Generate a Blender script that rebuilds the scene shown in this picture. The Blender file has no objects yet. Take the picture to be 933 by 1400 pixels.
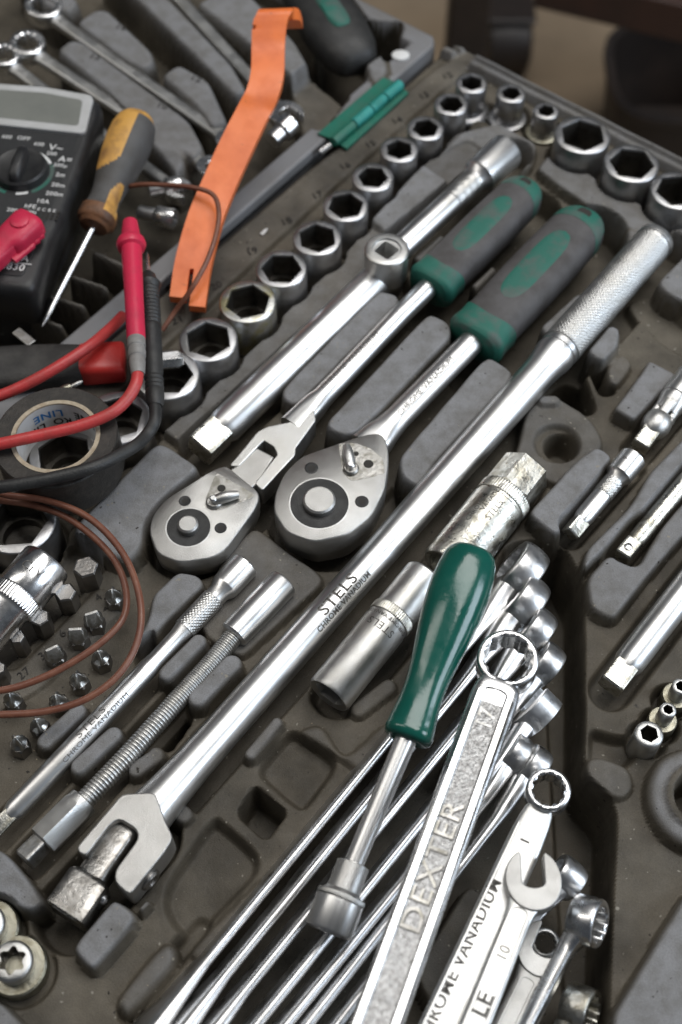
import bpy, bmesh, math, random
import numpy as np
from mathutils import Vector, Matrix
random.seed(7); np.random.seed(7)
sc = bpy.context.scene
col = sc.collection
PI = math.pi

# ------------------------------------------------------------------ camera
MM = 0.001
FPX = 1775.0; PITCH = math.radians(58.0); DIST = 500.0        # photo pixels, radians, millimetres
CAM = Vector((0, -DIST*math.cos(PITCH), DIST*math.sin(PITCH)))
FW = Vector((0, math.cos(PITCH), -math.sin(PITCH))); UP = Vector((0, math.sin(PITCH), math.cos(PITCH))); RT = Vector((1, 0, 0))
cd = bpy.data.cameras.new('camera'); cam = bpy.data.objects.new('camera', cd); col.objects.link(cam)
cd.sensor_fit = 'VERTICAL'; cd.sensor_height = 36.0; cd.sensor_width = 24.0; cd.lens = FPX/1400*36
cam.location = CAM*MM; cam.rotation_euler = (math.radians(90-58), 0, 0)
cd.clip_start = 0.02; cd.clip_end = 60
cd.dof.use_dof = True; cd.dof.focus_distance = 0.458; cd.dof.aperture_fstop = 8.5
sc.camera = cam
# ------------------------------------------------------------------ light
w = bpy.data.worlds.new('World'); sc.world = w; w.use_nodes = True
w.node_tree.nodes['Background'].inputs[0].default_value = (0.80, 0.88, 1.0, 1)
w.node_tree.nodes['Background'].inputs[1].default_value = 0.05
def area(name, loc, target, sx, sy, power, color):
    l = bpy.data.lights.new(name, 'AREA'); l.shape = 'RECTANGLE'; l.size = sx; l.size_y = sy; l.energy = power; l.color = color
    o = bpy.data.objects.new(name, l); col.objects.link(o); o.location = loc
    o.rotation_euler = (Vector(target)-Vector(loc)).to_track_quat('-Z', 'Y').to_euler()
area('window_light', (0.40, 0.42, 1.60), (0, 0.05, 0), 1.2, 0.9, 16.5, (1.0, 0.985, 0.96))
area('doorway_light', (1.5, -0.35, 0.80), (0, 0, 0), 0.8, 0.9, 14, (0.78, 0.88, 1.0))
area('chrome_highlight_fill', (-0.9, 0.2, 1.4), (0, 0, 0), 0.25, 1.2, 4.0, (1.0, 0.96, 0.9))  # added fill light from the left, for highlights on the chrome
vs = sc.view_settings; vs.view_transform = 'Standard'; vs.look = 'None'; vs.exposure = 0.25; vs.gamma = 1.0; vs.use_curve_mapping = False
sc.cycles.use_denoising = True
sc.cycles.max_bounces = 8; sc.cycles.glossy_bounces = 5

# ------------------------------------------------------------------ helpers: places
def W(px, py, z=0.0):
    d = FW*FPX + RT*(px-466.5) - UP*(py-700.0)
    return CAM + d*((z-CAM.z)/d.z)
def SC(px, py, z=0.0):                                        # photo pixels per millimetre at that place
    return FPX/((W(px, py, z)-CAM).dot(FW))
def mmw(n, px, py, z=0.0): return n/SC(px, py, z)
UA = math.radians(51.5); UD = Vector((math.cos(UA), math.sin(UA), 0)); VD = Vector((math.sin(UA), -math.cos(UA), 0))
def uv(p): return (p.x*UD.x+p.y*UD.y, p.x*VD.x+p.y*VD.y)
def frame(A, B, roll=0.0):
    x = (B-A).normalized(); z = Vector((0, 0, 1)); z = (z-x*z.dot(x)).normalized(); y = z.cross(x)
    m = Matrix(((x.x, y.x, z.x), (x.y, y.y, z.y), (x.z, y.z, z.z))) @ Matrix.Rotation(roll, 3, 'X')
    return Matrix.Translation(A*MM) @ m.to_4x4()
# ------------------------------------------------------------------ helpers: objects
def tag(o, label=None, cat=None, group=None, kind=None):
    if label: o['label'] = label
    if cat: o['category'] = cat
    if group: o['group'] = group
    if kind: o['kind'] = kind
    return o
def thing(name, label, cat, mat=None, group=None):
    o = bpy.data.objects.new(name, None); o.empty_display_size = 0.01; col.objects.link(o)
    o.matrix_world = mat if mat is not None else Matrix.Identity(4)
    return tag(o, label, cat, group)
def axis_thing(name, label, cat, a, b, group=None, roll=0.0):
    A = W(*a); B = W(*b)
    o = thing(name, label, cat, frame(A, B, roll), group)
    return o, (B-A).length
def upright(name, label, cat, px, py, z, base, rz=0, group=None):
    p = W(px, py, z); p.z = base
    return thing(name, label, cat, Matrix.Translation(p*MM) @ Matrix.Rotation(rz, 4, 'Z'), group)
class MB:
    def __init__(s): s.v = []; s.f = []; s.m = []
    def add(s, verts, faces, mi=0):
        o = len(s.v); s.v += [tuple(p) for p in verts]; s.f += [tuple(i+o for i in f) for f in faces]; s.m += [mi]*len(faces); return s
    def loft(s, rings, cap0=True, cap1=True, closed=False, mi=0):
        n = len(rings[0]); o = len(s.v)
        for r in rings: s.v += [tuple(p) for p in r]
        k = len(rings)
        for i in range(k if closed else k-1):
            a = o+i*n; b = o+((i+1) % k)*n
            for j in range(n):
                j2 = (j+1) % n; s.f.append((a+j, a+j2, b+j2, b+j)); s.m.append(mi)
        if not closed and cap0: s.f.append(tuple(o+j for j in reversed(range(n)))); s.m.append(mi)
        if not closed and cap1: s.f.append(tuple(o+(k-1)*n+j for j in range(n))); s.m.append(mi)
        return s
    def box(s, c, d, mi=0):
        x, y, z = c; a, b, h = d[0]/2, d[1]/2, d[2]/2
        return s.add([(x+i*a, y+j*b, z+k*h) for i in (-1, 1) for j in (-1, 1) for k in (-1, 1)],
                     [(0, 1, 3, 2), (4, 6, 7, 5), (0, 4, 5, 1), (2, 3, 7, 6), (0, 2, 6, 4), (1, 5, 7, 3)], mi)
    def prism(s, pts, z0, z1, mi=0):
        a = sum(pts[i][0]*pts[(i+1) % len(pts)][1]-pts[(i+1) % len(pts)][0]*pts[i][1] for i in range(len(pts)))
        if a < 0: pts = pts[::-1]
        return s.loft([[(p[0], p[1], z0) for p in pts], [(p[0], p[1], z1) for p in pts]], mi=mi)
    def build(s, name, mats, parent=None, bevel=0.0, seg=2, ang=35, smooth=True, mw=None, solid=0, subd=0):
        me = bpy.data.meshes.new(name)
        me.from_pydata([(p[0]*MM, p[1]*MM, p[2]*MM) for p in s.v], [], s.f)
        if not isinstance(mats, (list, tuple)): mats = [mats]
        for m in mats: me.materials.append(m)
        if len(mats) > 1: me.polygons.foreach_set('material_index', s.m)
        if smooth:
            me.polygons.foreach_set('use_smooth', [True]*len(me.polygons)); me.set_sharp_from_angle(angle=math.radians(ang))
        me.update()
        o = bpy.data.objects.new(name, me); col.objects.link(o)
        if parent is not None: o.parent = parent
        if mw is not None: o.matrix_world = mw
        if solid:
            md = o.modifiers.new('thickness', 'SOLIDIFY'); md.thickness = solid*MM; md.offset = 0
        if bevel:
            md = o.modifiers.new('edge', 'BEVEL'); md.width = bevel*MM; md.segments = seg; md.limit_method = 'ANGLE'; md.angle_limit = math.radians(ang); md.harden_normals = True
        return o
def polyr(kind, th, a, b=None, p=3.5):
    b = a if b is None else b
    if kind == 'c': return a*math.cos(th), b*math.sin(th)
    if kind == 's':
        c, s_ = math.cos(th), math.sin(th); r = (abs(c)**p+abs(s_)**p)**(-1.0/p); return a*r*c, b*r*s_
    if kind == 'q':
        c, s_ = math.cos(th), math.sin(th); r = (abs(c)**9+abs(s_)**9)**(-1.0/9); return a*r*c, b*r*s_
    if kind == 'h':
        r = a*math.cos(PI/6)/math.cos((th % (PI/3))-PI/6); return r*math.cos(th), r*math.sin(th)
    if kind == 't':
        r = a*math.cos(PI/6)*max(1/math.cos((th % (PI/3))-PI/6), 1/math.cos(((th+PI/6) % (PI/3))-PI/6)); return r*math.cos(th), r*math.sin(th)
    if kind == 'e':
        r = a*(0.86+0.14*math.cos(6*th)); return r*math.cos(th), r*math.sin(th)
    if kind == 'x':
        r = a*(0.45+0.55*abs(math.cos(2*th))**3); return r*math.cos(th), r*math.sin(th)
def secx(x, kind, a, b=None, n=48, cy=0, cz=0, p=3.5, rot=0):  # a ring across the local X axis
    out = []
    for k in range(n):
        y, z = polyr(kind, 2*PI*k/n, a, b, p)
        if rot: y, z = y*math.cos(rot)-z*math.sin(rot), y*math.sin(rot)+z*math.cos(rot)
        out.append((x, y+cy, z+cz))
    return out
def secz(z, kind, a, b=None, n=48, cx=0, cy=0, rot=0):
    out = []
    for k in range(n):
        x, y = polyr(kind, 2*PI*k/n, a, b)
        if rot: x, y = x*math.cos(rot)-y*math.sin(rot), x*math.sin(rot)+y*math.cos(rot)
        out.append((x+cx, y+cy, z))
    return out
def rod(parent, name, mat, secs, n=40, bevel=0, **k):          # secs: (x, kind, a[, b])
    return MB().loft([secx(s_[0], s_[1], s_[2], s_[3] if len(s_) > 3 else None, n=n) for s_ in secs]).build(name, mat, parent, bevel=bevel, **k)
def crom(pts, n=8):
    P = [Vector(p) for p in pts]; P = [P[0]*2-P[1]]+P+[P[-1]*2-P[-2]]; out = []
    for i in range(1, len(P)-2):
        for k in range(n):
            t = k/n; a, b, c, d = P[i-1:i+3]
            out.append(0.5*((2*b)+(c-a)*t+(2*a-5*b+4*c-d)*t*t+(3*b-a-3*c+d)*t**3))
    out.append(P[-2]); return out
def tube(path, r, n=14):                                      # rings along a path, r number or function of 0..1
    rings = []; T0 = None; N = None; m = len(path)
    for i, p in enumerate(path):
        t = (path[min(i+1, m-1)]-path[max(i-1, 0)]).normalized()
        if N is None: N = t.orthogonal().normalized()
        else: N = (N-t*N.dot(t)).normalized()
        B = t.cross(N); rr = r(i/(m-1)) if callable(r) else r
        rings.append([p+N*(rr*math.cos(2*PI*k/n))+B*(rr*math.sin(2*PI*k/n)) for k in range(n)])
    return rings
_tc = {}
def text2d(s, size, align='CENTER', cuts=0, bold=0.0, sx=1.0):
    key = (s, size, align, cuts, bold, sx)
    if key in _tc: return _tc[key]
    cu = bpy.data.curves.new('t', 'FONT'); cu.body = s; cu.size = size; cu.align_x = align; cu.align_y = 'CENTER'; cu.resolution_u = 3; cu.offset = bold*size; cu.space_character = 1.08
    ob = bpy.data.objects.new('t', cu); col.objects.link(ob)
    dg = bpy.context.evaluated_depsgraph_get(); me = ob.evaluated_get(dg).to_mesh()
    bm = bmesh.new(); bm.from_mesh(me)
    if cuts:
        for k in range(1, cuts):
            y = size*(-0.6+1.2*k/cuts)
            bmesh.ops.bisect_plane(bm, geom=bm.verts[:]+bm.edges[:]+bm.faces[:], plane_co=(0, y, 0), plane_no=(0, 1, 0))
    v = [(p.co.x*sx, p.co.y) for p in bm.verts]; bm.verts.index_update(); f = [tuple(q.index for q in fc.verts) for fc in bm.faces]
    bm.free(); bpy.data.objects.remove(ob); bpy.data.curves.remove(cu)
    _tc[key] = (v, f); return v, f
def flat_text(parent, s, size, c, ang, z, mat, name='lettering', bold=0.0, sx=1.0):
    v, f = text2d(s, size, 'CENTER', 0, bold, sx); ca, sa = math.cos(ang), math.sin(ang)
    return MB().add([(c[0]+x*ca-y*sa, c[1]+x*sa+y*ca, z) for x, y in v], f).build(name, mat, parent, smooth=False)
def round_text(parent, s, size, xc, rad, th0, mat, flip=False, bold=0.0, sx=1.0):   # text on a round bar lying along X; th0 = angle from +Z
    v, f = text2d(s, size, 'CENTER', 8, bold, sx); out = []
    for x, y in v:
        if flip: x, y = -x, -y
        th = th0 - y/rad; out.append((xc+x, -math.sin(th)*rad*1.0, math.cos(th)*rad))
    return MB().add(out, f).build('lettering', mat, parent, smooth=False)
# ------------------------------------------------------------------ materials
def mat(name, c, rough=0.5, metal=0.0, c2=None, nscale=60, nlo=0.45, nhi=0.65, bump=0.0, bscale=900, rvar=0.0, rscale=120, spec=0.5, coat=0.0, ripple=None, speck=None, stretch=None):
    m = bpy.data.materials.new(name); m.use_nodes = True; nt = m.node_tree; N = nt.nodes; L = nt.links
    b = N['Principled BSDF']; b.inputs['Base Color'].default_value = (*c, 1); b.inputs['Roughness'].default_value = rough; b.inputs['Metallic'].default_value = metal
    b.inputs['Specular IOR Level'].default_value = spec
    if coat: b.inputs['Coat Weight'].default_value = coat; b.inputs['Coat Roughness'].default_value = 0.12
    tc = N.new('ShaderNodeTexCoord'); src = tc.outputs['Object']
    if stretch:
        mp = N.new('ShaderNodeMapping'); mp.inputs['Scale'].default_value = stretch; L.new(src, mp.inputs['Vector']); st = mp.outputs[0]
    else: st = src
    def noise(scale, detail=4.0, v=src):
        n = N.new('ShaderNodeTexNoise'); n.inputs['Scale'].default_value = scale; n.inputs['Detail'].default_value = detail; n.inputs['Roughness'].default_value = 0.6; L.new(v, n.inputs['Vector']); return n
    def ramp(s, lo, hi):
        r = N.new('ShaderNodeMapRange'); r.inputs['From Min'].default_value = lo; r.inputs['From Max'].default_value = hi; L.new(s, r.inputs['Value']); return r.outputs[0]
    colout = None
    if c2:
        n = noise(nscale, 6); mx = N.new('ShaderNodeMix'); mx.data_type = 'RGBA'
        mx.inputs['A'].default_value = (*c, 1); mx.inputs['B'].default_value = (*c2, 1)
        L.new(ramp(n.outputs['Fac'], nlo, nhi), mx.inputs['Factor']); colout = mx.outputs['Result']
    if speck:
        n = noise(speck[1], 3); mx = N.new('ShaderNodeMix'); mx.data_type = 'RGBA'
        if colout: L.new(colout, mx.inputs['A'])
        else: mx.inputs['A'].default_value = (*c, 1)
        mx.inputs['B'].default_value = (*speck[0], 1); L.new(ramp(n.outputs['Fac'], speck[2], speck[2]+0.06), mx.inputs['Factor']); colout = mx.outputs['Result']
    if colout: L.new(colout, b.inputs['Base Color'])
    if rvar:
        n = noise(rscale, 5, st); r = N.new('ShaderNodeMapRange'); r.inputs['From Min'].default_value = 0.3; r.inputs['From Max'].default_value = 0.7
        r.inputs['To Min'].default_value = max(0.03, rough-rvar); r.inputs['To Max'].default_value = min(1, rough+rvar); L.new(n.outputs['Fac'], r.inputs['Value']); L.new(r.outputs[0], b.inputs['Roughness'])
    if bump:
        n = noise(bscale, 3, st); bp = N.new('ShaderNodeBump'); bp.inputs['Strength'].default_value = bump; bp.inputs['Distance'].default_value = 0.0006
        L.new(n.outputs['Fac'], bp.inputs['Height']); L.new(bp.outputs[0], b.inputs['Normal'])
    return m
M = {}
def case_plastic():
    m = mat('case_plastic', (0.2, 0.2, 0.2), 0.55, spec=0.32); nt = m.node_tree; N = nt.nodes; L = nt.links; b = N['Principled BSDF']
    tc = N.new('ShaderNodeTexCoord')
    def noise(s_, d, r=0.6):
        n = N.new('ShaderNodeTexNoise'); n.inputs['Scale'].default_value = s_; n.inputs['Detail'].default_value = d; n.inputs['Roughness'].default_value = r; L.new(tc.outputs['Object'], n.inputs['Vector']); return n.outputs['Fac']
    def rng(x, lo, hi, a=0.0, c=1.0):
        r = N.new('ShaderNodeMapRange'); r.inputs['From Min'].default_value = lo; r.inputs['From Max'].default_value = hi; r.inputs['To Min'].default_value = a; r.inputs['To Max'].default_value = c; L.new(x, r.inputs['Value']); return r.outputs[0]
    def mix(f, A, B):
        x = N.new('ShaderNodeMix'); x.data_type = 'RGBA'
        for k_, v in (('A', A), ('B', B)):
            if isinstance(v, tuple): x.inputs[k_].default_value = (*v, 1)
            else: L.new(v, x.inputs[k_])
        L.new(f, x.inputs['Factor']); return x.outputs['Result']
    big = noise(28, 6); mid = noise(140, 5); fine = noise(2200, 2); speck = noise(330, 2); speck2 = noise(420, 2, 0.5)
    deck = mix(rng(big, .38, .66), (0.056, 0.048, 0.036), (0.134, 0.116, 0.089)); grey = mix(rng(mid, .40, .70), (0.225, 0.226, 0.233), (0.158, 0.154, 0.148))
    at = N.new('ShaderNodeAttribute'); at.attribute_name = 'wear'
    c = mix(at.outputs['Fac'], deck, grey)
    c = mix(rng(fine, .30, .70), c, mix(rng(fine, 0, 1), (0.05, 0.045, 0.04), (0.30, 0.29, 0.27))) if False else c
    dk = N.new('ShaderNodeMix'); dk.data_type = 'RGBA'; dk.blend_type = 'MULTIPLY'; dk.inputs['Factor'].default_value = 1.0; L.new(c, dk.inputs['A'])
    g = N.new('ShaderNodeCombineColor'); v = rng(fine, .32, .68, .87, 1.13)
    for i in range(3): L.new(v, g.inputs[i])
    L.new(g.outputs[0], dk.inputs['B']); c = dk.outputs['Result']
    c = mix(rng(speck, .715, .75), c, (0.022, 0.018, 0.014)); c = mix(rng(speck2, .71, .745), c, (0.26, 0.24, 0.20))
    L.new(c, b.inputs['Base Color']); L.new(rng(mid, .3, .7, .44, .66), b.inputs['Roughness'])
    bp = N.new('ShaderNodeBump'); bp.inputs['Strength'].default_value = .45; bp.inputs['Distance'].default_value = .0005; L.new(fine, bp.inputs['Height']); L.new(bp.outputs[0], b.inputs['Normal'])
    return m
M['deck'] = M['block'] = case_plastic()
M['shell'] = mat('case_rim_plastic', (0.20, 0.20, 0.207), 0.5, 0, (0.155, 0.148, 0.142), 30, 0.45, 0.7, 0.25, 1200, 0.08)
M['chrome'] = mat('polished_chrome', (0.78, 0.78, 0.785), 0.26, 1, (0.60, 0.59, 0.56), 55, 0.50, 0.75, 0.03, 500, 0.09, 160)
M['satin'] = mat('satin_chrome', (0.58, 0.58, 0.57), 0.40, 1, (0.55, 0.54, 0.51), 70, 0.45, 0.7, 0.18, 2200, 0.08, 200)
M['matte_steel'] = mat('matte_steel', (0.52, 0.515, 0.50), 0.46, 1, (0.46, 0.45, 0.43), 90, 0.42, 0.7, 0.30, 2600, 0.06, 200)
M['bar'] = mat('brushed_bar_chrome', (0.74, 0.74, 0.735), 0.36, 1, (0.58, 0.57, 0.55), 50, 0.5, 0.75, 0.05, 500, 0.08, 300, stretch=(0.06, 1, 1))
M['socket'] = mat('satin_socket_steel', (0.50, 0.50, 0.51), 0.36, 1, (0.42, 0.41, 0.39), 110, 0.45, 0.7, 0.16, 1800, 0.07, 200)
M['stained'] = mat('stained_socket_steel', (0.56, 0.56, 0.54), 0.36, 1, (0.40, 0.37, 0.23), 120, 0.46, 0.60, 0.2, 1500, 0.1)
M['oldchrome'] = mat('worn_chrome', (0.62, 0.61, 0.56), 0.34, 1, (0.40, 0.38, 0.32), 180, 0.50, 0.62, 0.35, 600, 0.14, 200, speck=((0.22, 0.19, 0.14), 420, 0.64))
M['brass'] = mat('tarnished_flange', (0.36, 0.345, 0.28), 0.42, 1, (0.25, 0.23, 0.17), 200, 0.45, 0.6, 0.3, 900, 0.1)
M['bore'] = mat('shade_dark_bore', (0.17, 0.16, 0.145), 0.42, 1, (0.11, 0.10, 0.085), 200, 0.45, 0.65, 0.2, 900)  # darkened steel: shade deep inside the sockets is put into the colour
M['drive'] = mat('dark_drive_steel', (0.30, 0.29, 0.275), 0.30, 1, (0.17, 0.16, 0.145), 160, 0.46, 0.62, 0.2, 700, 0.1)
M['seat'] = mat('worn_lever_seat', (0.42, 0.41, 0.39), 0.42, 1, (0.26, 0.25, 0.22), 260, 0.44, 0.62, 0.3, 900, 0.1)
M['forged'] = mat('forged_satin_chrome', (0.72, 0.72, 0.725), 0.34, 1, (0.60, 0.595, 0.58), 90, 0.45, 0.7, 0.06, 700, 0.09, 220)
M['dark'] = mat('black_oxide', (0.03, 0.03, 0.03), 0.42, 0.6, (0.05, 0.05, 0.05), 200, 0.4, 0.7, 0.3, 2000, 0.1)
M['darksteel'] = mat('dark_bit_steel', (0.26, 0.25, 0.24), 0.38, 1, (0.30, 0.28, 0.26), 250, 0.45, 0.6, 0.3, 900, 0.1)
M['tip'] = mat('worn_bit_tip', (0.52, 0.52, 0.51), 0.42, 1, (0.40, 0.39, 0.36), 400, 0.45, 0.6, 0.2, 900, 0.1)
M['engrave'] = mat('etched_mark', (0.075, 0.070, 0.064), 0.6, 0.2, (0.20, 0.19, 0.18), 900, 0.45, 0.6)
M['mark'] = mat('moulded_number', (0.022, 0.019, 0.016), 0.7)
M['greenpl'] = mat('dark_green_handle', (0.006, 0.085, 0.064), 0.20, 0, (0.008, 0.10, 0.075), 60, 0.4, 0.7, 0.12, 500, 0.07, 120, coat=0.3, speck=((0.03, 0.12, 0.09), 520, 0.70))
M['greenrub'] = mat('green_grip_rubber', (0.016, 0.128, 0.094), 0.6, 0, (0.072, 0.108, 0.094), 95, 0.45, 0.62, 0.3, 1500, 0.08)
M['greyrub'] = mat('grey_grip_rubber', (0.088, 0.084, 0.085), 0.62, 0, (0.056, 0.051, 0.049), 80, 0.42, 0.66, 0.3, 1800, 0.08)
M['hinge'] = mat('green_hinge_plastic', (0.014, 0.155, 0.105), 0.42, 0, (0.03, 0.14, 0.10), 150, 0.45, 0.65, 0.2, 900, 0.1)
M['hinge2'] = mat('teal_hinge_plastic', (0.03, 0.29, 0.26), 0.40, 0, (0.02, 0.22, 0.19), 150, 0.45, 0.65, 0.2, 900, 0.1)
M['orange'] = mat('orange_nylon', (0.86, 0.20, 0.045), 0.42, 0, (0.70, 0.15, 0.04), 60, 0.42, 0.68, 0.08, 700, 0.1, speck=((0.36, 0.10, 0.045), 230, 0.69))
M['meter'] = mat('black_meter_shell', (0.018, 0.018, 0.019), 0.42, 0, (0.028, 0.028, 0.028), 120, 0.4, 0.7, 0.25, 2000, 0.1)
M['meterface'] = mat('meter_face_print', (0.020, 0.021, 0.022), 0.55, 0, (0.028, 0.028, 0.029), 200, 0.4, 0.7, 0.2, 2000)
M['bezel'] = mat('pale_grey_bezel', (0.50, 0.50, 0.50), 0.5, 0, (0.42, 0.42, 0.41), 80, 0.4, 0.7)
M['lcd'] = mat('lcd_glass', (0.20, 0.205, 0.185), 0.30, 0, (0.17, 0.175, 0.16), 60, 0.4, 0.7)
M['white'] = mat('white_print', (0.70, 0.70, 0.69), 0.55)
M['red'] = mat('red_probe_plastic', (0.62, 0.025, 0.075), 0.42, 0, (0.50, 0.02, 0.06), 120, 0.42, 0.7, 0.2, 900, 0.08)
M['redcable'] = mat('red_cable_rubber', (0.52, 0.05, 0.05), 0.42, 0, (0.40, 0.05, 0.045), 150, 0.42, 0.66, 0.2, 900, 0.08)
M['redgrip'] = mat('red_grip_plastic', (0.50, 0.03, 0.025), 0.42, 0, (0.38, 0.02, 0.02), 90, 0.42, 0.7, 0.2, 900, 0.08)
M['black'] = mat('black_rubber', (0.020, 0.020, 0.020), 0.5, 0, (0.034, 0.033, 0.031), 150, 0.42, 0.7, 0.35, 1200, 0.1)
M['dustblack'] = mat('dusty_black_rubber', (0.022, 0.021, 0.020), 0.66, 0, (0.055, 0.052, 0.048), 90, 0.44, 0.72, 0.35, 1200, 0.1)
M['greyboot'] = mat('grey_probe_boot', (0.26, 0.25, 0.24), 0.5, 0, (0.20, 0.19, 0.18), 200)
M['tape'] = mat('black_tape', (0.022, 0.019, 0.016), 0.5, 0, (0.040, 0.034, 0.028), 300, 0.44, 0.66, 0.3, 1500, 0.1, speck=((0.14, 0.12, 0.10), 900, 0.70))
M['card'] = mat('cardboard_core', (0.46, 0.39, 0.29), 0.8, 0, (0.34, 0.27, 0.19), 400, 0.4, 0.65, 0.3, 1500)
M['liner'] = mat('white_core_liner', (0.66, 0.66, 0.66), 0.6, 0, (0.52, 0.50, 0.47), 120, 0.45, 0.7)
M['blueprint'] = mat('blue_print', (0.03, 0.17, 0.42), 0.6)
M['wire'] = mat('brown_wire_sheath', (0.155, 0.055, 0.032), 0.42, 0, (0.21, 0.085, 0.05), 160, 0.42, 0.66, 0.2, 900, 0.1)
M['yellow'] = mat('worn_yellow_handle', (0.62, 0.33, 0.075), 0.5, 0, (0.30, 0.15, 0.05), 110, 0.48, 0.70, 0.25, 900, 0.1)
M['handlegrey'] = mat('grey_handle_rubber', (0.085, 0.083, 0.082), 0.58, 0, (0.06, 0.055, 0.05), 90, 0.4, 0.7, 0.3, 1500)
M['brown'] = mat('grimy_collar', (0.16, 0.07, 0.03), 0.55, 0, (0.07, 0.035, 0.02), 200, 0.4, 0.65, 0.4, 900)
M['floor'] = mat('dirty_concrete', (0.30, 0.225, 0.15), 0.8, 0, (0.20, 0.15, 0.10), 5, 0.4, 0.66, 0.3, 60)
M['bench'] = mat('dark_painted_steel', (0.020, 0.015, 0.013), 0.5, 0, (0.035, 0.024, 0.019), 12)
M['rustrail'] = mat('rust_brown_paint', (0.05, 0.024, 0.018), 0.5, 0, (0.03, 0.018, 0.015), 12)
M['hammer'] = mat('hammered_panel', (0.46, 0.46, 0.46), 0.36, 1, (0.26, 0.255, 0.25), 700, 0.42, 0.62, 0.7, 1100, 0.1, 400)

# ------------------------------------------------------------------ the case: moulded height fields
CASE_Z = -48.0
case = thing('tool_case', 'open grey moulded plastic tool case with brown dusty tray and hinged lid', 'tool case', Matrix.Translation((0, 0, CASE_Z*MM)))
def rpoly(pts, r, n=5):
    out = []; k = len(pts)
    for i in range(k):
        p = np.array(pts[i]); a = np.array(pts[i-1]); b = np.array(pts[(i+1) % k])
        da = a-p; db = b-p; la = np.linalg.norm(da); lb = np.linalg.norm(db)
        ra = min(r, la*0.45); rb = min(r, lb*0.45); A = p+da/la*ra; B = p+db/lb*rb
        for t in np.linspace(0, 1, n): out.append((1-t)**2*A+2*t*(1-t)*p+t*t*B)
    return np.array(out)
def pxpoly(pts, z): return [uv(W(p[0], p[1], z)) for p in pts]
class Field:
    def __init__(s, u0, u1, v0, v1, step, base):
        s.u = np.arange(u0, u1+step*0.5, step); s.v = np.arange(v0, v1+step*0.5, step)
        s.U, s.V = np.meshgrid(s.u, s.v, indexing='ij'); s.H = np.full(s.U.shape, float(base)); s.C = np.zeros(s.U.shape); s.L = np.zeros(s.U.shape, int); s.nl = 0; s.names = {}
    def sdf(s, P, pad):
        i0, i1 = np.searchsorted(s.u, (P[:, 0].min()-pad, P[:, 0].max()+pad)); j0, j1 = np.searchsorted(s.v, (P[:, 1].min()-pad, P[:, 1].max()+pad))
        if i1 <= i0 or j1 <= j0: return None
        X = s.U[i0:i1, j0:j1]; Y = s.V[i0:i1, j0:j1]; D = np.full(X.shape, 1e9); ins = np.zeros(X.shape, bool)
        for k in range(len(P)):
            a = P[k]; b = P[(k+1) % len(P)]; e = b-a; q = e.dot(e)+1e-12
            t = np.clip(((X-a[0])*e[0]+(Y-a[1])*e[1])/q, 0, 1); D = np.minimum(D, (X-a[0]-t*e[0])**2+(Y-a[1]-t*e[1])**2)
            if abs(e[1]) > 1e-12:
                c = (a[1] > Y) != (b[1] > Y); ins ^= c & (X < e[0]*(Y-a[1])/e[1]+a[0])
        D = np.sqrt(D); return (slice(i0, i1), slice(j0, j1)), np.where(ins, D, -D)
    def poly(s, uvp, z, r=4.0, wd=2.2, part=None, raised=True):
        P = rpoly(uvp, r); q = s.sdf(P, 3)
        if q is None: return
        s._apply(q[0], q[1], z, wd, part, raised)
    def _apply(s, sl, d, z, wd, part, raised):
        t = np.clip(d/wd, 0, 1)
        if raised: p = np.where(t > 0, 0.12*np.clip(t*8, 0, 1)+0.88*np.sqrt(np.clip(1-(1-t)**2, 0, 1)), 0); p = np.clip(p, 0, 1)
        else: p = t*t*(3-2*t)
        s.H[sl] = s.H[sl]*(1-p)+z*p; pc = np.clip((t-.22)*1.7, 0, 1); s.C[sl] = s.C[sl]*(1-pc)+(float(np.clip((z-1.5)/6.0, .12, 1)) if part == 'moulded_block' else (.10 if part else 0.0))*pc
        if part:
            s.nl += 1; s.names[s.nl] = part; a = s.L[sl]; a[d > -0.5] = s.nl
        elif not raised:
            a = s.L[sl]; a[d > 0.9] = 0
    def seg(s, a, b, r, z, wd=2.2, part=None, raised=True):      # capsule a-b in uv
        a = np.array(a); b = np.array(b); P = np.array([a-r-4, a+r+4, b-r-4, b+r+4])
        i0, i1 = np.searchsorted(s.u, (P[:, 0].min(), P[:, 0].max())); j0, j1 = np.searchsorted(s.v, (P[:, 1].min(), P[:, 1].max()))
        if i1 <= i0 or j1 <= j0: return
        sl = (slice(i0, i1), slice(j0, j1)); X = s.U[sl]; Y = s.V[sl]; e = b-a; q = e.dot(e)+1e-12
        t = np.clip(((X-a[0])*e[0]+(Y-a[1])*e[1])/q, 0, 1); d = r-np.sqrt((X-a[0]-t*e[0])**2+(Y-a[1]-t*e[1])**2)
        s._apply(sl, d, z, wd, part, raised)
    def px(s, pts, z, r=4.0, wd=1.8, part='moulded_block', raised=True): s.poly(pxpoly(pts, z), z, r, wd, part, raised)
    def pit(s, pts, z, r=4.0, wd=2.5, at=0): s.poly(pxpoly(pts, at), z, r, wd, None, False)
    def cap(s, a, b, rpx, z, wd=1.8, part='moulded_block'): s.seg(uv(W(*a, z)), uv(W(*b, z)), mmw(rpx, (a[0]+b[0])/2, (a[1]+b[1])/2, z), z, wd, part)
    def cpit(s, a, b, rpx, z, wd=2.5, at=0): s.seg(uv(W(*a, at)), uv(W(*b, at)), mmw(rpx, (a[0]+b[0])/2, (a[1]+b[1])/2, at), z, wd, None, False)
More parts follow.
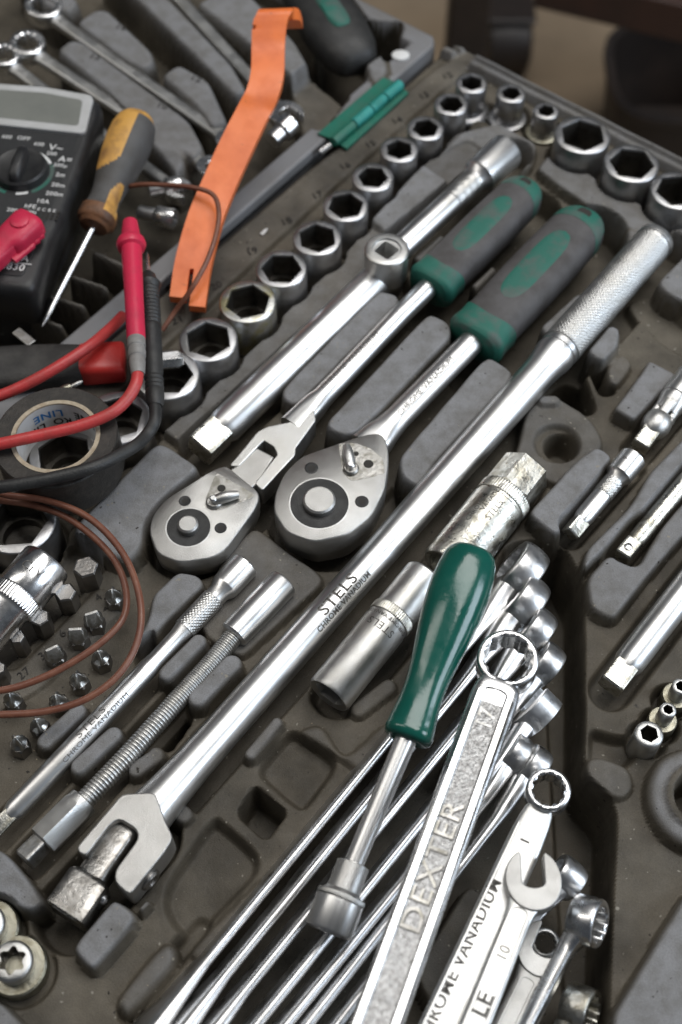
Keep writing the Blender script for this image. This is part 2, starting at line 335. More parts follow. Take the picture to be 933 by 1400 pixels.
    def build(s, name, parent, mats, partname_mats):
        H = s.H.copy(); st = s.u[1]-s.u[0]
        for k in sorted(s.names):                               # one object per connected piece
            left = set(zip(*[a.tolist() for a in np.nonzero(s.L[:-1, :-1] == k)])); first = True
            while left:
                c = left.pop(); stack = [c]; comp = [c]
                while stack:
                    i, j = stack.pop()
                    for q in ((i+1, j), (i-1, j), (i, j+1), (i, j-1)):
                        if q in left: left.remove(q); stack.append(q); comp.append(q)
                if len(comp) < 60: nk = 0
                elif first: nk = k; first = False
                else: s.nl += 1; s.names[s.nl] = s.names[k]; nk = s.nl
                if nk != k:
                    for i, j in comp: s.L[i, j] = nk
        gu, gv = np.gradient(H, st, st)
        n = np.stack([-(gu*UD.x+gv*VD.x), -(gu*UD.y+gv*VD.y), np.ones_like(H)], -1); n /= np.linalg.norm(n, axis=-1, keepdims=True)
        X = s.U*UD.x+s.V*VD.x; Y = s.U*UD.y+s.V*VD.y
        co = np.stack([X, Y, H-CASE_Z], -1).reshape(-1, 3)*MM; nn = n.reshape(-1, 3)
        nu, nv = H.shape; I = np.arange(nu*nv).reshape(nu, nv)
        q = np.stack([I[:-1, :-1], I[:-1, 1:], I[1:, 1:], I[1:, :-1]], -1).reshape(-1, 4); lab = s.L[:-1, :-1].reshape(-1)
        root = None
        for k in [0]+sorted(s.names):
            fq = q[lab == k]
            if len(fq) < 12: continue
            ids, inv = np.unique(fq.reshape(-1), return_inverse=True); nf = len(fq)
            nm = name if k == 0 else s.names[k]
            me = bpy.data.meshes.new(nm); me.vertices.add(len(ids)); me.vertices.foreach_set('co', co[ids].astype(np.float32).ravel())
            me.loops.add(nf*4); me.loops.foreach_set('vertex_index', inv.astype(np.int32)); me.polygons.add(nf); me.polygons.foreach_set('loop_start', np.arange(0, nf*4, 4, dtype=np.int32))
            me.update(calc_edges=True); me.polygons.foreach_set('use_smooth', [True]*nf); me.normals_split_custom_set_from_vertices([tuple(x) for x in nn[ids]])
            at = me.attributes.new('wear', 'FLOAT', 'POINT'); at.data.foreach_set('value', s.C.reshape(-1)[ids].astype(np.float32))
            me.materials.append(mats if k == 0 else partname_mats[nm])
            o = bpy.data.objects.new(nm, me); col.objects.link(o); o.parent = parent if k == 0 else root
            if k == 0: root = o
        return root
# extents in the case's own axes
uFar = 0.5*(uv(W(640, 64, 5))[0]+uv(W(925, 206, 5))[0]); vGap = 0.5*(uv(W(447, 203, 3))[1]+uv(W(305, 323, 3))[1])
cs = [uv(W(x, y, 0)) for x in (0, 933) for y in (0, 1400)]
uMin = min(c[0] for c in cs)-25; vMax = max(c[1] for c in cs)+25
T = Field(uMin, uFar, vGap+1.0, vMax, 0.72, 0.0)
# sockets standing in the row: px, py, rim width px, rim height, drive width px (flange), number
SOCK = [(645, 113, 43, 15, 0), (617, 142, 46, 14, 0), (582, 175, 50, 14, 0), (546, 204, 52, 14, 0), (510, 242, 57, 14, 0), (473, 281, 62, 14, 0), (434, 325, 67, 14, 0),
        (385, 367, 70, 14, 0), (339, 412, 78, 14, 0), (285, 464, 80, 14, 0), (229, 512, 88, 14, 0), (160, 571, 92, 13, 0), (88, 622, 96, 12, 0), (24, 712, 106, 13, 0)]
SOCK2 = [(797, 184, 76, 15), (864, 223, 75, 15), (927, 260, 74, 15)]
SMALL = [(699, 127, 40, 14, 52), (747, 151, 35, 12, 48)]
def base_uv(s, z): p = W(s[0], s[1], s[3]); return uv(p)
# rim rail along the far edge
D = uFar-T.U
rail = np.interp(D, [0, 0.9, 1.6, 3.6, 4.2, 5.2, 5.8, 9.0, 10.5], [-2, 3.6, 4.6, 4.8, 2.2, 2.2, 4.8, 5.0, 0.0]); msk = D < 10.5; T.H[msk] = rail[msk]; T.C[msk] = .55
# number strip next to the hinge
T.px([(30, 560), (255, 372), (420, 232), (600, 88), (640, 66), (655, 76), (640, 95), (575, 150), (470, 245), (330, 375), (262, 440), (60, 640)], 2.5, 6, 2.5, 'number_strip')
# scalloped block between the sockets and the extension bars
T.px([(205, 575), (252, 613), (262, 610), (538, 332), (575, 300), (645, 232), (660, 200), (618, 168), (300, 500)], 4.5, 4)
T.px([(505, 300), (578, 222), (614, 246), (545, 315), (528, 318)], 7.5, 2)
T.px([(595, 215), (632, 178), (682, 166), (738, 196), (728, 226), (700, 240), (660, 205), (640, 190)], 6.0, 4)
T.px([(732, 230), (757, 200), (822, 246), (886, 280), (980, 330), (980, 365), (905, 338), (872, 318), (828, 300), (790, 272), (765, 256)], 5.5, 3)
T.px([(826, 336), (852, 310), (880, 318), (862, 350)], 5.0, 2)
# socket groove and wells
bp = [base_uv(s, 0) for s in SOCK]
for i in range(len(bp)-1): T.seg(bp[i], bp[i+1], mmw(SOCK[i][2], SOCK[i][0], SOCK[i][1], 5)*0.5+0.2, -7, 2.0, None, False)
for s_, c in zip(SOCK, bp): T.seg(c, c, mmw(s_[2], s_[0], s_[1], s_[3])*0.5+2.2, -9, 1.6, None, False)
for s_ in SMALL: c = base_uv(s_, 0); T.seg(c, c, mmw(s_[4], s_[0], s_[1], 0)*0.5+2.0, -7, 1.6, None, False)
c1 = base_uv(SOCK[0], 0); c2 = base_uv(SMALL[0], 0); T.seg(c1, c2, 7, -8, 2.5, None, False); T.seg(c2, base_uv(SMALL[1], 0), 5, -6, 2.5, None, False)
for s_ in SOCK2: c = base_uv(s_, 0); T.seg(c, c, mmw(s_[2], s_[0], s_[1], s_[3])*0.5+2.4, -10, 1.8, None, False)
for i in range(2): T.seg(base_uv(SOCK2[i], 0), base_uv(SOCK2[i+1], 0), 9, -8, 2.0, None, False)
# channels under the long tools
T.cpit((275, 622), (530, 388), 33, -9); T.cpit((545, 350), (700, 222), 30, -9)
T.cpit((262, 738), (370, 640), 64, -12); T.cpit((370, 645), (600, 415), 28, -10); T.cpit((600, 412), (725, 288), 46, -14)
T.cpit((447, 710), (500, 650), 82, -13); T.cpit((500, 655), (660, 485), 30, -10); T.cpit((665, 488), (805, 328), 54, -14)
T.cpit((205, 1125), (770, 500), 38, -9); T.cpit((770, 492), (905, 352), 42, -11); T.cpit((100, 1250), (195, 1145), 56, -9)
T.cpit((-20, 1160), (340, 785), 24, -7); T.cpit((40, 1178), (385, 812), 27, -8)
T.pit([(200, 1012), (252, 950), (266, 985), (232, 1032)], -26, 3, 2); T.pit([(180, 1030), (200, 1010), (215, 1040), (200, 1055)], -20, 3, 2)
T.pit([(735, 535), (775, 500), (800, 510), (818, 560), (806, 570), (760, 560)], -24, 4)
T.pit([(800, 500), (850, 500), (845, 540), (820, 545)], -12, 5)
T.pit([(850, 400), (895, 385), (933, 430), (990, 470), (960, 500), (900, 470)], -6, 8)
# spark plug socket beds
T.pit([(415, 950), (560, 775), (600, 790), (620, 830), (490, 985), (440, 985)], -7, 8, 3); T.pit([(560, 770), (690, 620), (760, 655), (650, 800)], -7, 8, 3)
# trough under the loose spanners
T.pit([(470, 1090), (640, 880), (690, 740), (745, 735), (800, 795), (800, 1000), (792, 1058), (846, 1100), (838, 1250), (832, 1470), (120, 1500), (200, 1400)], -22, 8, 3)
T.pit([(745, 760), (770, 740), (800, 795), (802, 1000), (800, 1058), (846, 1102), (838, 1250), (832, 1470), (790, 1470), (770, 1150)], -34, 6, 3)
T.pit([(321, 1113), (348, 1071), (396, 1111), (364, 1152)], -16, 3, 2)
T.pit([(344, 1056), (398, 990), (470, 1040), (420, 1110), (405, 1108)], -5, 6)
T.px([(400, 1000), (440, 985), (465, 1030), (480, 1030), (525, 985), (560, 990), (500, 1062), (455, 1030)], 2.5, 5, 2.5, 'moulded_block')
T.px([(255, 1300), (372, 1185), (385, 1195), (270, 1320)], 2.0, 4, 2.5, 'moulded_block')
T.pit([(210, 1230), (290, 1110), (312, 1125), (372, 1180), (255, 1300)], -5, 10, 3)
T.pit([(150, 1390), (270, 1240), (300, 1260), (180, 1410)], -7, 5, 3)
# blocks among the ratchets
T.px([(383, 530), (508, 402), (520, 394), (546, 402), (549, 414), (412, 552), (398, 556), (384, 545)], 9.5, 3)
T.px([(443, 576), (573, 436), (588, 425), (618, 440), (621, 460), (494, 592), (470, 599), (447, 590)], 11, 4)
T.px([(542, 624), (655, 492), (670, 484), (703, 505), (702, 520), (602, 628), (572, 670), (546, 654)], 9, 4)
T.px([(92, 722), (205, 606), (224, 600), (272, 632), (276, 645), (226, 684), (203, 715), (200, 745), (180, 770), (160, 768), (110, 748)], 10, 6, 3.0)
T.px([(560, 352), (600, 318), (612, 322), (575, 360)], 5, 2); T.px([(640, 390), (672, 360), (684, 368), (652, 400)], 4, 2)
T.px([(332, 728), (348, 717), (438, 782), (445, 797), (330, 902), (300, 890), (262, 850), (300, 770)], 3.5, 5)
T.px([(735, 446), (788, 398), (803, 402), (748, 462)], 7, 3)
# small finger blocks beside the flexible bar
T.px([(206, 812), (242, 778), (274, 784), (283, 800), (228, 852), (190, 896), (180, 882), (200, 845)], 8, 3)
for a, b, r, z in [((228, 919), (270, 876), 15, 8), ((270, 952), (316, 906), 17, 8), ((62, 1012), (106, 972), 15, 7), ((108, 1046), (154, 1004), 16, 7), ((186, 1050), (212, 1032), 15, 5), ((343, 1030), (378, 987), 11, 5), ((490, 968), (530, 938), 14, 3)]:
    T.cap(a, b, r, z)
T.pit([(178, 1010), (255, 930), (262, 965), (205, 1030)], -14, 4); T.pit([(180, 895), (215, 870), (222, 900), (190, 930)], -8, 3)
# bottom left blocks and pockets
T.px([(93, 1296), (150, 1228), (162, 1226), (190, 1250), (180, 1270), (131, 1328), (118, 1326)], 9, 4)
T.px([(184, 1244), (200, 1226), (208, 1232), (194, 1250)], 7, 2)
T.px([(154, 1368), (222, 1286), (242, 1288), (246, 1318), (178, 1392), (165, 1390)], 4, 7, 3)
T.px([(-30, 1150), (10, 1160), (62, 1226), (60, 1240), (40, 1251), (-30, 1215)], 9, 5)
T.px([(-40, 1330), (-2, 1362), (45, 1410), (40, 1440), (-60, 1440)], 6, 4)
T.cap((232, 1098), (250, 1112), 16, 3)
T.px([(560, 1330), (640, 1200), (690, 1240), (600, 1400)], -9, 6); T.px([(600, 1040), (640, 1000), (660, 1030), (615, 1080)], -8, 4)
# right hand deck
T.px([(716, 560), (740, 540), (762, 538), (812, 573), (830, 610), (772, 668), (700, 640)], 3.0, 6)
cw = uv(W(762, 606, 3)); T.seg(cw, cw, mmw(34, 762, 606), 0.5, 2, None, False); cw = uv(W(768, 608, 3)); T.seg(cw, cw, mmw(25, 768, 606), -12, 3, None, False)
T.cap((744, 546), (758, 546), 9, 5)
T.px([(800, 479), (832, 441), (851, 447), (848, 474), (828, 496), (812, 492)], 8, 3); T.px([(826, 500), (850, 480), (868, 498), (845, 530), (830, 525)], 3, 4)
T.px([(896, 385), (935, 345), (985, 370), (985, 420), (935, 415), (908, 402)], 7, 4)
T.px([(836, 560), (878, 504), (886, 488), (930, 511), (916, 527), (868, 577)], 7.5, 3)
T.px([(786, 628), (817, 606), (843, 624), (827, 640), (821, 657), (768, 729), (757, 733), (722, 705), (724, 695)], 9, 4)
T.px([(889, 641), (940, 590), (990, 610), (900, 690), (866, 707), (830, 752), (800, 780), (796, 770), (800, 750), (860, 690)], 8, 4)
T.px([(806, 833), (800, 790), (832, 754), (870, 775), (905, 715), (1010, 600), (1040, 640), (935, 735), (886, 791), (840, 850)], 6.5, 4)
T.cpit((780, 734), (865, 638), 21, -6); T.cpit((850, 766), (1000, 588), 18, -5); T.cpit((835, 944), (1010, 716), 31, -5); T.cpit((872, 618), (960, 514), 25, -7)
T.pit([(803, 990), (845, 1005), (870, 1000), (880, 1030), (850, 1060), (800, 1050)], -5, 5, 3)
T.px([(793, 1057), (808, 1028), (860, 1045), (870, 1080), (845, 1098)], 2.5, 5)
cr = uv(W(963, 1088, 8)); T.seg(cr, cr, mmw(78, 930, 1088, 8), 6, 4.0, 'moulded_block'); T.seg(cr, cr, mmw(52, 930, 1088, 8), 7.2, 1.0, None, True); T.seg(cr, cr, mmw(40, 930, 1088, 8), -14, 2, None, False)
T.px([(836, 1386), (934, 1222), (1030, 1160), (1080, 1500), (830, 1500)], 7, 3)
# bit holder steps
T.px([(-40, 900), (20, 918), (135, 800), (152, 812), (172, 832), (60, 940), (-40, 1000)], 1.5, 4)
T.px([(-40, 800), (60, 800), (100, 752), (140, 765), (150, 785), (30, 905), (-40, 960)], -5, 4)
for (x, y) in [(888, 1003), (906, 984), (922, 952)]:
    c = uv(W(x, y, 5)); T.seg(c, c, 7.5, -7, 1.8, None, False)
for (x, y) in [(26, 1325), (-14, 1275)]:
    c = uv(W(x, y, 4)); T.seg(c, c, 11.5, -3, 1.2, None, False)
# soft unevenness of blow moulding and the rounded far corner
T.H += 0.12*np.sin(T.U/7.3)*np.sin(T.V/9.1)+0.10*np.sin(T.U/3.1+T.V/4.7)
cu_, cv_ = uFar-13, T.v[0]+13; du = T.U-cu_; dv = cv_-T.V; out = (du > 0) & (dv > 0) & (np.hypot(du, dv) > 13); T.H[out] = -46
for e in (T.H[0, :], T.H[-1, :], T.H[:, 0], T.H[:, -1]): e[:] = -46
tray = T.build('tray', case, M['deck'], {'moulded_block': M['block'], 'number_strip': M['deck']})
# lid half
uL = 0.5*(uv(W(556, 22, 5))[0]+uv(W(592, 52, 5))[0]); vL0 = min(c[1] for c in cs)-25
G = Field(uv(W(-60, 470, 0))[0]-60, uL, vL0, vGap-1.0, 1.1, -16.0)
Dg = np.minimum(G.v[-1]-G.V, uL-G.U)
rl = np.interp(Dg, [0, 0.9, 1.8, 11, 12.5, 14.5], [-2, 3.8, 5.0, 5.0, 3.0, -16.0]); mk = Dg < 14.5; G.H[mk] = rl[mk]; G.nl += 1; G.names[G.nl] = 'rim_rail'; G.L[mk] = G.nl
LB = [[(103, 34), (128, 16), (150, 14), (210, 68), (212, 84), (196, 95), (170, 84)], [(80, 76), (100, 60), (120, 62), (258, 160), (278, 196), (258, 214), (228, 192)], [(218, 106), (246, 88), (288, 110), (314, 164), (286, 174), (268, 148)],
      [(140, -40), (215, -20), (318, 84), (338, 118), (316, 128), (286, 98)], [(270, 10), (330, -20), (405, 55), (428, 95), (408, 112), (380, 90)], [(150, 130), (168, 116), (238, 186), (256, 218), (238, 238)], [(20, -40), (60, -50), (110, 0), (95, 18), (60, 8)],
      [(360, -60), (430, -80), (520, 60), (530, 92), (508, 108), (480, 60)]]
for b in LB:
    mx_ = sum(q[0] for q in b)/len(b); my_ = sum(q[1] for q in b)/len(b); G.px([(mx_+(x-mx_)*1.08, my_+(y-my_)*1.12) for x, y in b], 7.0, 5, 3)
G.px([(395, 130), (430, 105), (480, 150), (440, 200), (410, 190)], -4, 5, 3)
G.pit([(430, -20), (470, -10), (505, 40), (555, 40), (545, 72), (470, 130), (430, 110)], -30, 6, 4)
for a, b in [((100, 378), (142, 392)), ((70, 405), (112, 418)), ((45, 432), (82, 445)), ((130, 345), (168, 362))]: G.cap(a, b, 8, 3, 2)
cu_, cv_ = uL-11, G.v[-1]-11; du = G.U-cu_; dv = G.V-cv_; out = (du > 0) & (dv > 0) & (np.hypot(du, dv) > 11); G.H[out] = -46
for e in (G.H[0, :], G.H[-1, :], G.H[:, 0], G.H[:, -1]): e[:] = -46
lid = G.build('lid', case, M['deck'], {'moulded_block': M['block'], 'rim_rail': M['shell']})
# underside so that nothing is seen through, and the bench it stands on
def uvw(u, v, z): p = UD*u+VD*v; return (p.x, p.y, z)
mb = MB().prism([uvw(T.u[0]+2, T.v[0]+2, 0)[:2], uvw(T.u[-1]-12, T.v[0]+12, 0)[:2], uvw(T.u[-1]-2, T.v[-1]-2, 0)[:2], uvw(T.u[0]+2, T.v[-1]-2, 0)[:2]], 0, 10); mb.build('tray_base', M['shell'], case)
mb = MB().prism([uvw(G.u[0]+2, G.v[0]+2, 0)[:2], uvw(G.u[-1]-2, G.v[0]+2, 0)[:2], uvw(G.u[-1]-12, G.v[-1]-12, 0)[:2], uvw(G.u[0]+2, G.v[-1]-2, 0)[:2]], 0, 10); mb.build('lid_base', M['shell'], case)
# numbers moulded beside the wells
for s_, (x, y) in zip(['12', '13', '14', '15', '16', '17', '18', '19', '20', '21'], [(612, 104), (580, 131), (543, 165), (507, 197), (472, 227), (434, 267), (392, 303), (345, 344), (296, 391), (243, 438)]):
    p = W(x, y, 2.7); flat_text(tray, s_, 5.2, (p.x, p.y), math.radians(28), 2.95-CASE_Z, M['mark'], 'moulded_number', bold=0.01)
for s_, (x, y), a in [('27', (33, 921), 45), ('3', (58, 897), 45), ('6', (86, 866), 45), ('4', (135, 817), 45)]:
    p = W(x, y, 1.8); flat_text(tray, s_, 4.5, (p.x, p.y), math.radians(a), 2.0-CASE_Z, M['mark'], 'moulded_number')
for s_, (x, y) in [('14', (165, 38)), ('12', (268, 108)), ('13', (130, 78)), ('10', (222, 145))]:
    p = W(x, y, 7.2); flat_text(lid, s_, 5.5, (p.x, p.y), math.radians(-20), 7.4-CASE_Z, M['mark'], 'moulded_number')
# hinge
def loc(o, p): return o.matrix_world.inverted() @ (p*MM)/MM
def lpx(pts, z): return [(W(x, y, z).x, W(x, y, z).y) for x, y in pts]
h = MB().prism(lpx([(434, 183), (524, 106), (540, 112), (452, 190)], 6), 5.2-CASE_Z, 6.4-CASE_Z).build('hinge', M['hinge'], case, bevel=0.4)
MB().prism(lpx([(455, 192), (541, 114), (559, 127), (474, 204)], 4), 2.6-CASE_Z, 4.4-CASE_Z).build('hinge_leaf', M['hinge'], h, bevel=0.4)
A = W(455, 195, 6.5); B = W(548, 115, 6.5); d_ = (B-A)
for k, (t0, t1) in enumerate([(0, .30), (.30, .55), (.55, .76), (.76, 1.0)]):
    a = A+d_*(t0+.006); b = A+d_*(t1-.006); a.z -= CASE_Z; b.z -= CASE_Z
    MB().loft(tube([a+(b-a)*(i/4) for i in range(5)], 2.6 if k % 2 else 2.5, 20)).build('knuckle', M['hinge'] if k == 0 else M['hinge2'], h, bevel=0.3)
a = W(438, 208, 5); b = W(452, 198, 6.5); a.z -= CASE_Z; b.z -= CASE_Z
MB().loft(tube([a, (a+b)/2, b], 1.5, 16)).build('pin', M['chrome'], h)
a = W(225, 392, 0); b = W(440, 205, 0); a.z -= CASE_Z; b.z -= CASE_Z
MB().loft(tube([a, (a+b)/2, b], 1.4, 12)).build('hinge_rod', M['dark'], case)
p = W(548, 76, 5.4); MB().loft([secz(5.0-CASE_Z, 'c', 4.3, 3.6, cx=p.x, cy=p.y), secz(5.9-CASE_Z, 'c', 4.3, 3.6, cx=p.x, cy=p.y), secz(6.2-CASE_Z, 'c', 3.6, 3.0, cx=p.x, cy=p.y)]).build('white_cap', M['white'], case)

# ------------------------------------------------------------------ floor and the dark furniture beyond the case
fl = MB().add([(-6000, -4000, -520), (6000, -4000, -520), (6000, 9000, -520), (-6000, 9000, -520)], [(0, 1, 2, 3)]).build('floor', M['floor'], smooth=False); tag(fl, kind='structure')
bn = thing('steel_stand', 'dark steel stand leg on the floor behind the case', 'stand', Matrix.Translation((0, 0, -0.52)))
def vbox(px, py, z, dx, dy, z0, z1, name, mat_, par, bev=8, rz=0.0):
    p = W(px, py, z); pts = [(-dx/2, -dy/2), (dx/2, -dy/2), (dx/2, dy/2), (-dx/2, dy/2)]
    pts = [(p.x+a*math.cos(rz)-b*math.sin(rz), p.y+a*math.sin(rz)+b*math.cos(rz)) for a, b in pts]
    return MB().prism(pts, z0+520, z1+520).build(name, mat_, par, bevel=bev)
vbox(640, 20, -330, 36, 36, -520, -60, 'post', M['bench'], bn, 4)
MB().prism([(W(640, 20, -330).x+a, W(640, 20, -330).y+b) for a, b in ((-30, -30), (30, -30), (30, 30), (-30, 30))], 0, 6).build('foot_plate', M['bench'], bn, bevel=2)
q0 = W(740, -30, -300); q1 = W(960, 22, -300)
mbr = MB().loft(tube([Vector((q0.x, q0.y, 220)), Vector(((q0.x+q1.x)/2, (q0.y+q1.y)/2, 220)), Vector((q1.x, q1.y, 220))], 26, 4)); mbr.build('cross_rail', M['rustrail'], bn, bevel=3)
p = W(935, 125, -440)
bx_ = thing('black_bin', 'black plastic bin on the floor behind the far rim of the case', 'bin', Matrix.Translation((p.x*MM, p.y*MM, -0.52)))
MB().loft([secz(0, 's', 66, 62, n=40), secz(96, 's', 76, 70, n=40), secz(98, 's', 80, 74, n=40), secz(106, 's', 80, 74, n=40), secz(106, 's', 72, 66, n=40), secz(12, 's', 62, 58, n=40)]).build('bin_body', M['bench'], bx_)
p = W(700, 6, -440)
ft = thing('black_roller', 'small rounded black roller beside the stand leg', 'roller', Matrix.Translation((p.x*MM, p.y*MM, -0.52)))
MB().loft([[(x, r*math.cos(t), 36+r*math.sin(t)) for t in np.linspace(0, 2*PI, 32, endpoint=False)] for x, r in ((-24, 26), (-20, 34), (0, 36), (20, 34), (24, 26))]).build('wheel', M['bench'], ft)
MB().box((0, 0, 74), (50, 44, 6)).build('mount_plate', M['bench'], ft, bevel=3)

# ------------------------------------------------------------------ sockets
def socket_body(r, h, bore, bkind='h', rot=0.3, depth=12, ch=0.7, r0=None, n=48):
    R = [secz(0, 'c', r*0.94, n=n), secz(0.8, 'c', r, n=n), secz(h-ch, 'c', r, n=n), secz(h-ch*0.35, 'c', r-ch*0.35, n=n), secz(h, 'c', r-ch, n=n),
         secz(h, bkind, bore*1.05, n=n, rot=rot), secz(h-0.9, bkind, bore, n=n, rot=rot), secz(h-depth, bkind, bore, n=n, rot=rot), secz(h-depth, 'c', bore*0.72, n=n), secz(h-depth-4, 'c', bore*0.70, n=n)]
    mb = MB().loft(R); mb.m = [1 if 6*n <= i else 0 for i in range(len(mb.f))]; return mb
nums = ['12', '13', '14', '15', '16', '17', '18', '19', '20', '21']
for i, s_ in enumerate(SOCK):
    x, y, wd, zt, _ = s_; r = mmw(wd, x, y, zt)/2
    if i == 8: lab = 'hex socket with olive green stained side beside the moulded number 20'
    elif i < 10: lab = 'steel hex socket beside moulded number '+nums[i]+', '+['at the far end of the row', 'second from the far end of the row', 'third from the far end of the row', 'fourth from the far end of the row', 'fifth from the far end of the row', 'nearest the tip of the upright adapter', 'halfway down the row', 'just above the olive stained one', '', 'just below the olive stained one'][i]
    else: lab = ['large hex socket with a small chrome bit lying across its mouth', 'large hex socket half hidden between electrical tape and black probe cable', 'hex socket seen through the hole of the electrical tape', 'largest hex socket at the left edge, under the tape and brown wire'][i-10]
    o = upright('socket', lab, 'socket', x, y, zt, -8.5, 0.2+0.37*i, 'upright sockets in the tray')
    if i == 0:
        MB().loft([secz(z, 'c', q) for z, q in ((0, r*1.3), (0.6, r*1.38), (6.5, r*1.38), (7.4, r*1.3), (8.5, r*1.0))]).build('drive_end', M['socket'], o, bevel=0.2)
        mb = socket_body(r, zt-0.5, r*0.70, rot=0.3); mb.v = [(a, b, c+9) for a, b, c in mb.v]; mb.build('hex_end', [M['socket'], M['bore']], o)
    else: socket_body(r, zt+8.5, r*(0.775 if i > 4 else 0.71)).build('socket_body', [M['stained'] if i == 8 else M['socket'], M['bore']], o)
for i, s_ in enumerate(SMALL):
    x, y, wd, zt, fw = s_; r = mmw(wd, x, y, zt)/2; fr = mmw(fw, x, y, 0)/2
    o = upright('socket', ['narrow hex socket on a wide flange at the far corner of the tray', 'smallest hex socket on a flange, beside the biggest socket at the far rim'][i], 'socket', x, y, zt, -6.5, 0.4+i, 'upright sockets in the tray')
    MB().loft([secz(z, 'c', q) for z, q in ((0, fr*.95), (0.5, fr), (5.0, fr), (5.8, fr*.95), (6.4, r*1.02))]).build('drive_end', M['socket'] if i == 0 else M['brass'], o)
    mb = socket_body(r, zt+0.2, r*0.66, depth=9); mb.v = [(a, b, c+6.3) for a, b, c in mb.v]; mb.build('hex_end', [M['socket'], M['bore']], o)
for i, s_ in enumerate(SOCK2):
    x, y, wd, zt = s_; r = mmw(wd, x, y, zt)/2
    o = upright('socket', ['biggest hex socket with dirty bore, leftmost of three at the far rim', 'middle of the three big hex sockets along the far rim', 'big hex socket at the right edge of the far rim'][i], 'socket', x, y, zt, -9.5, 0.25+0.3*i, 'upright sockets in the tray')
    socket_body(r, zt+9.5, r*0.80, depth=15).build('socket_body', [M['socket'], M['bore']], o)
# upright square drive adapter over the extension bars
r = mmw(61, 529, 340, 21)/2
o = upright('drive_adapter', 'round chrome adapter with square hole standing between two extension bars', 'adapter', 529, 340, 21, -3, 0.5)
R = [secz(0, 'c', r*.8), secz(7, 'c', r*.82), secz(9, 'c', r), secz(23.3, 'c', r), secz(23.7, 'c', r-.3), secz(24, 'c', r-.9), secz(24, 'c', r*.66), secz(23, 'c', r*.62), secz(23, 'q', r*.42, rot=0.35), secz(10, 'q', r*.42, rot=0.35)]
MB().loft(R).build('adapter_body', M['satin'], o)

# ------------------------------------------------------------------ long bars
def knurl(x0, x1, r, amp, pitch, nth=120, step=0.35, taper=None):
    nx = max(8, int((x1-x0)/step)); k = max(6, round(2*PI*r/pitch)); rings = []
    for i in range(nx+1):
        x = x0+(x1-x0)*i/nx; rr = r if taper is None else r+taper*i/nx; e = min(1, min(i, nx-i)/3); ring = []
        for j in range(nth):
            th = 2*PI*j/nth; a = abs(math.sin(0.5*(k*th+2*PI*x/pitch))); b = abs(math.sin(0.5*(k*th-2*PI*x/pitch)))
            q = rr-amp*e*(1-min(1, 1.6*min(a, b))); ring.append((x, q*math.cos(th), q*math.sin(th)))
        rings.append(ring)
    return MB().loft(rings)
def square_drive(parent, x0, x1, a, matx, rot=0.0, ball=True, n=48):     # a square end pointing to -X
    s = MB().loft([secx(x0, 'q', a*.86, n=n, rot=rot), secx(x0+.6, 'q', a, n=n, rot=rot), secx(x1, 'q', a, n=n, rot=rot)]).build('square_drive', matx, parent)
    return s
def bits_of(px, py, z=5): return 1.0/SC(px, py, z)
# long extension
o, L = axis_thing('extension_bar', 'long plain chrome extension bar lying beside the socket row', 'extension bar', (272, 617, 5.5), (524, 374, 5.5))
k = bits_of(400, 490)
rod(o, 'shaft', M['bar'], [(12, 'c', 19*k), (15.5, 'c', 24*k), (L-16, 'c', 24.5*k), (L-1, 'c', 25*k), (L, 'c', 24*k)])
square_drive(o, 0, 13, 19.5*k, M['oldchrome'], 0.25)
MB().loft([secx(0, 'c', 1.2, n=12), secx(0.9, 'c', 0.9, n=12), secx(1.2, 'c', .3, n=12)]).build('detent_ball', M['chrome'], o).matrix_local = Matrix.Translation((6*MM, 18*k*MM, 2*MM)) @ Matrix.Rotation(PI/2, 4, 'Z')
# short extension
o, L = axis_thing('extension_bar', 'short chrome extension bar with knurled band and wide socket end', 'extension bar', (548, 340, 9.5), (692, 207, 10.5))
k = bits_of(620, 275, 10)
rod(o, 'shaft', M['bar'], [(-2, 'c', 17*k), (0, 'c', 17.5*k), (L*.46, 'c', 17.5*k)])
knurl(L*.46, L*.68, 18*k, .28, 1.15, 100).build('knurled_band', M['satin'], o, ang=80)
MB().loft([secx(L*.68, 'c', 18*k), secx(L*.72, 'c', 22*k), secx(L*.73, 'c', 25*k), secx(L*.98, 'c', 27*k), secx(L, 'c', 26*k), secx(L, 'q', 11*k, rot=.4), secx(L-8, 'q', 11*k, rot=.4)]).build('socket_end', M['bar'], o)
MB().loft([secx(0, 'c', 1.5, n=16), secx(1.0, 'c', 1.2, n=16), secx(1.2, 'c', .4, n=16)]).build('detent_ball', M['chrome'], o).matrix_local = Matrix.Translation((L*.72*MM, 17*k*MM, 8*k*MM)) @ Matrix.Rotation(PI/2, 4, 'Z')

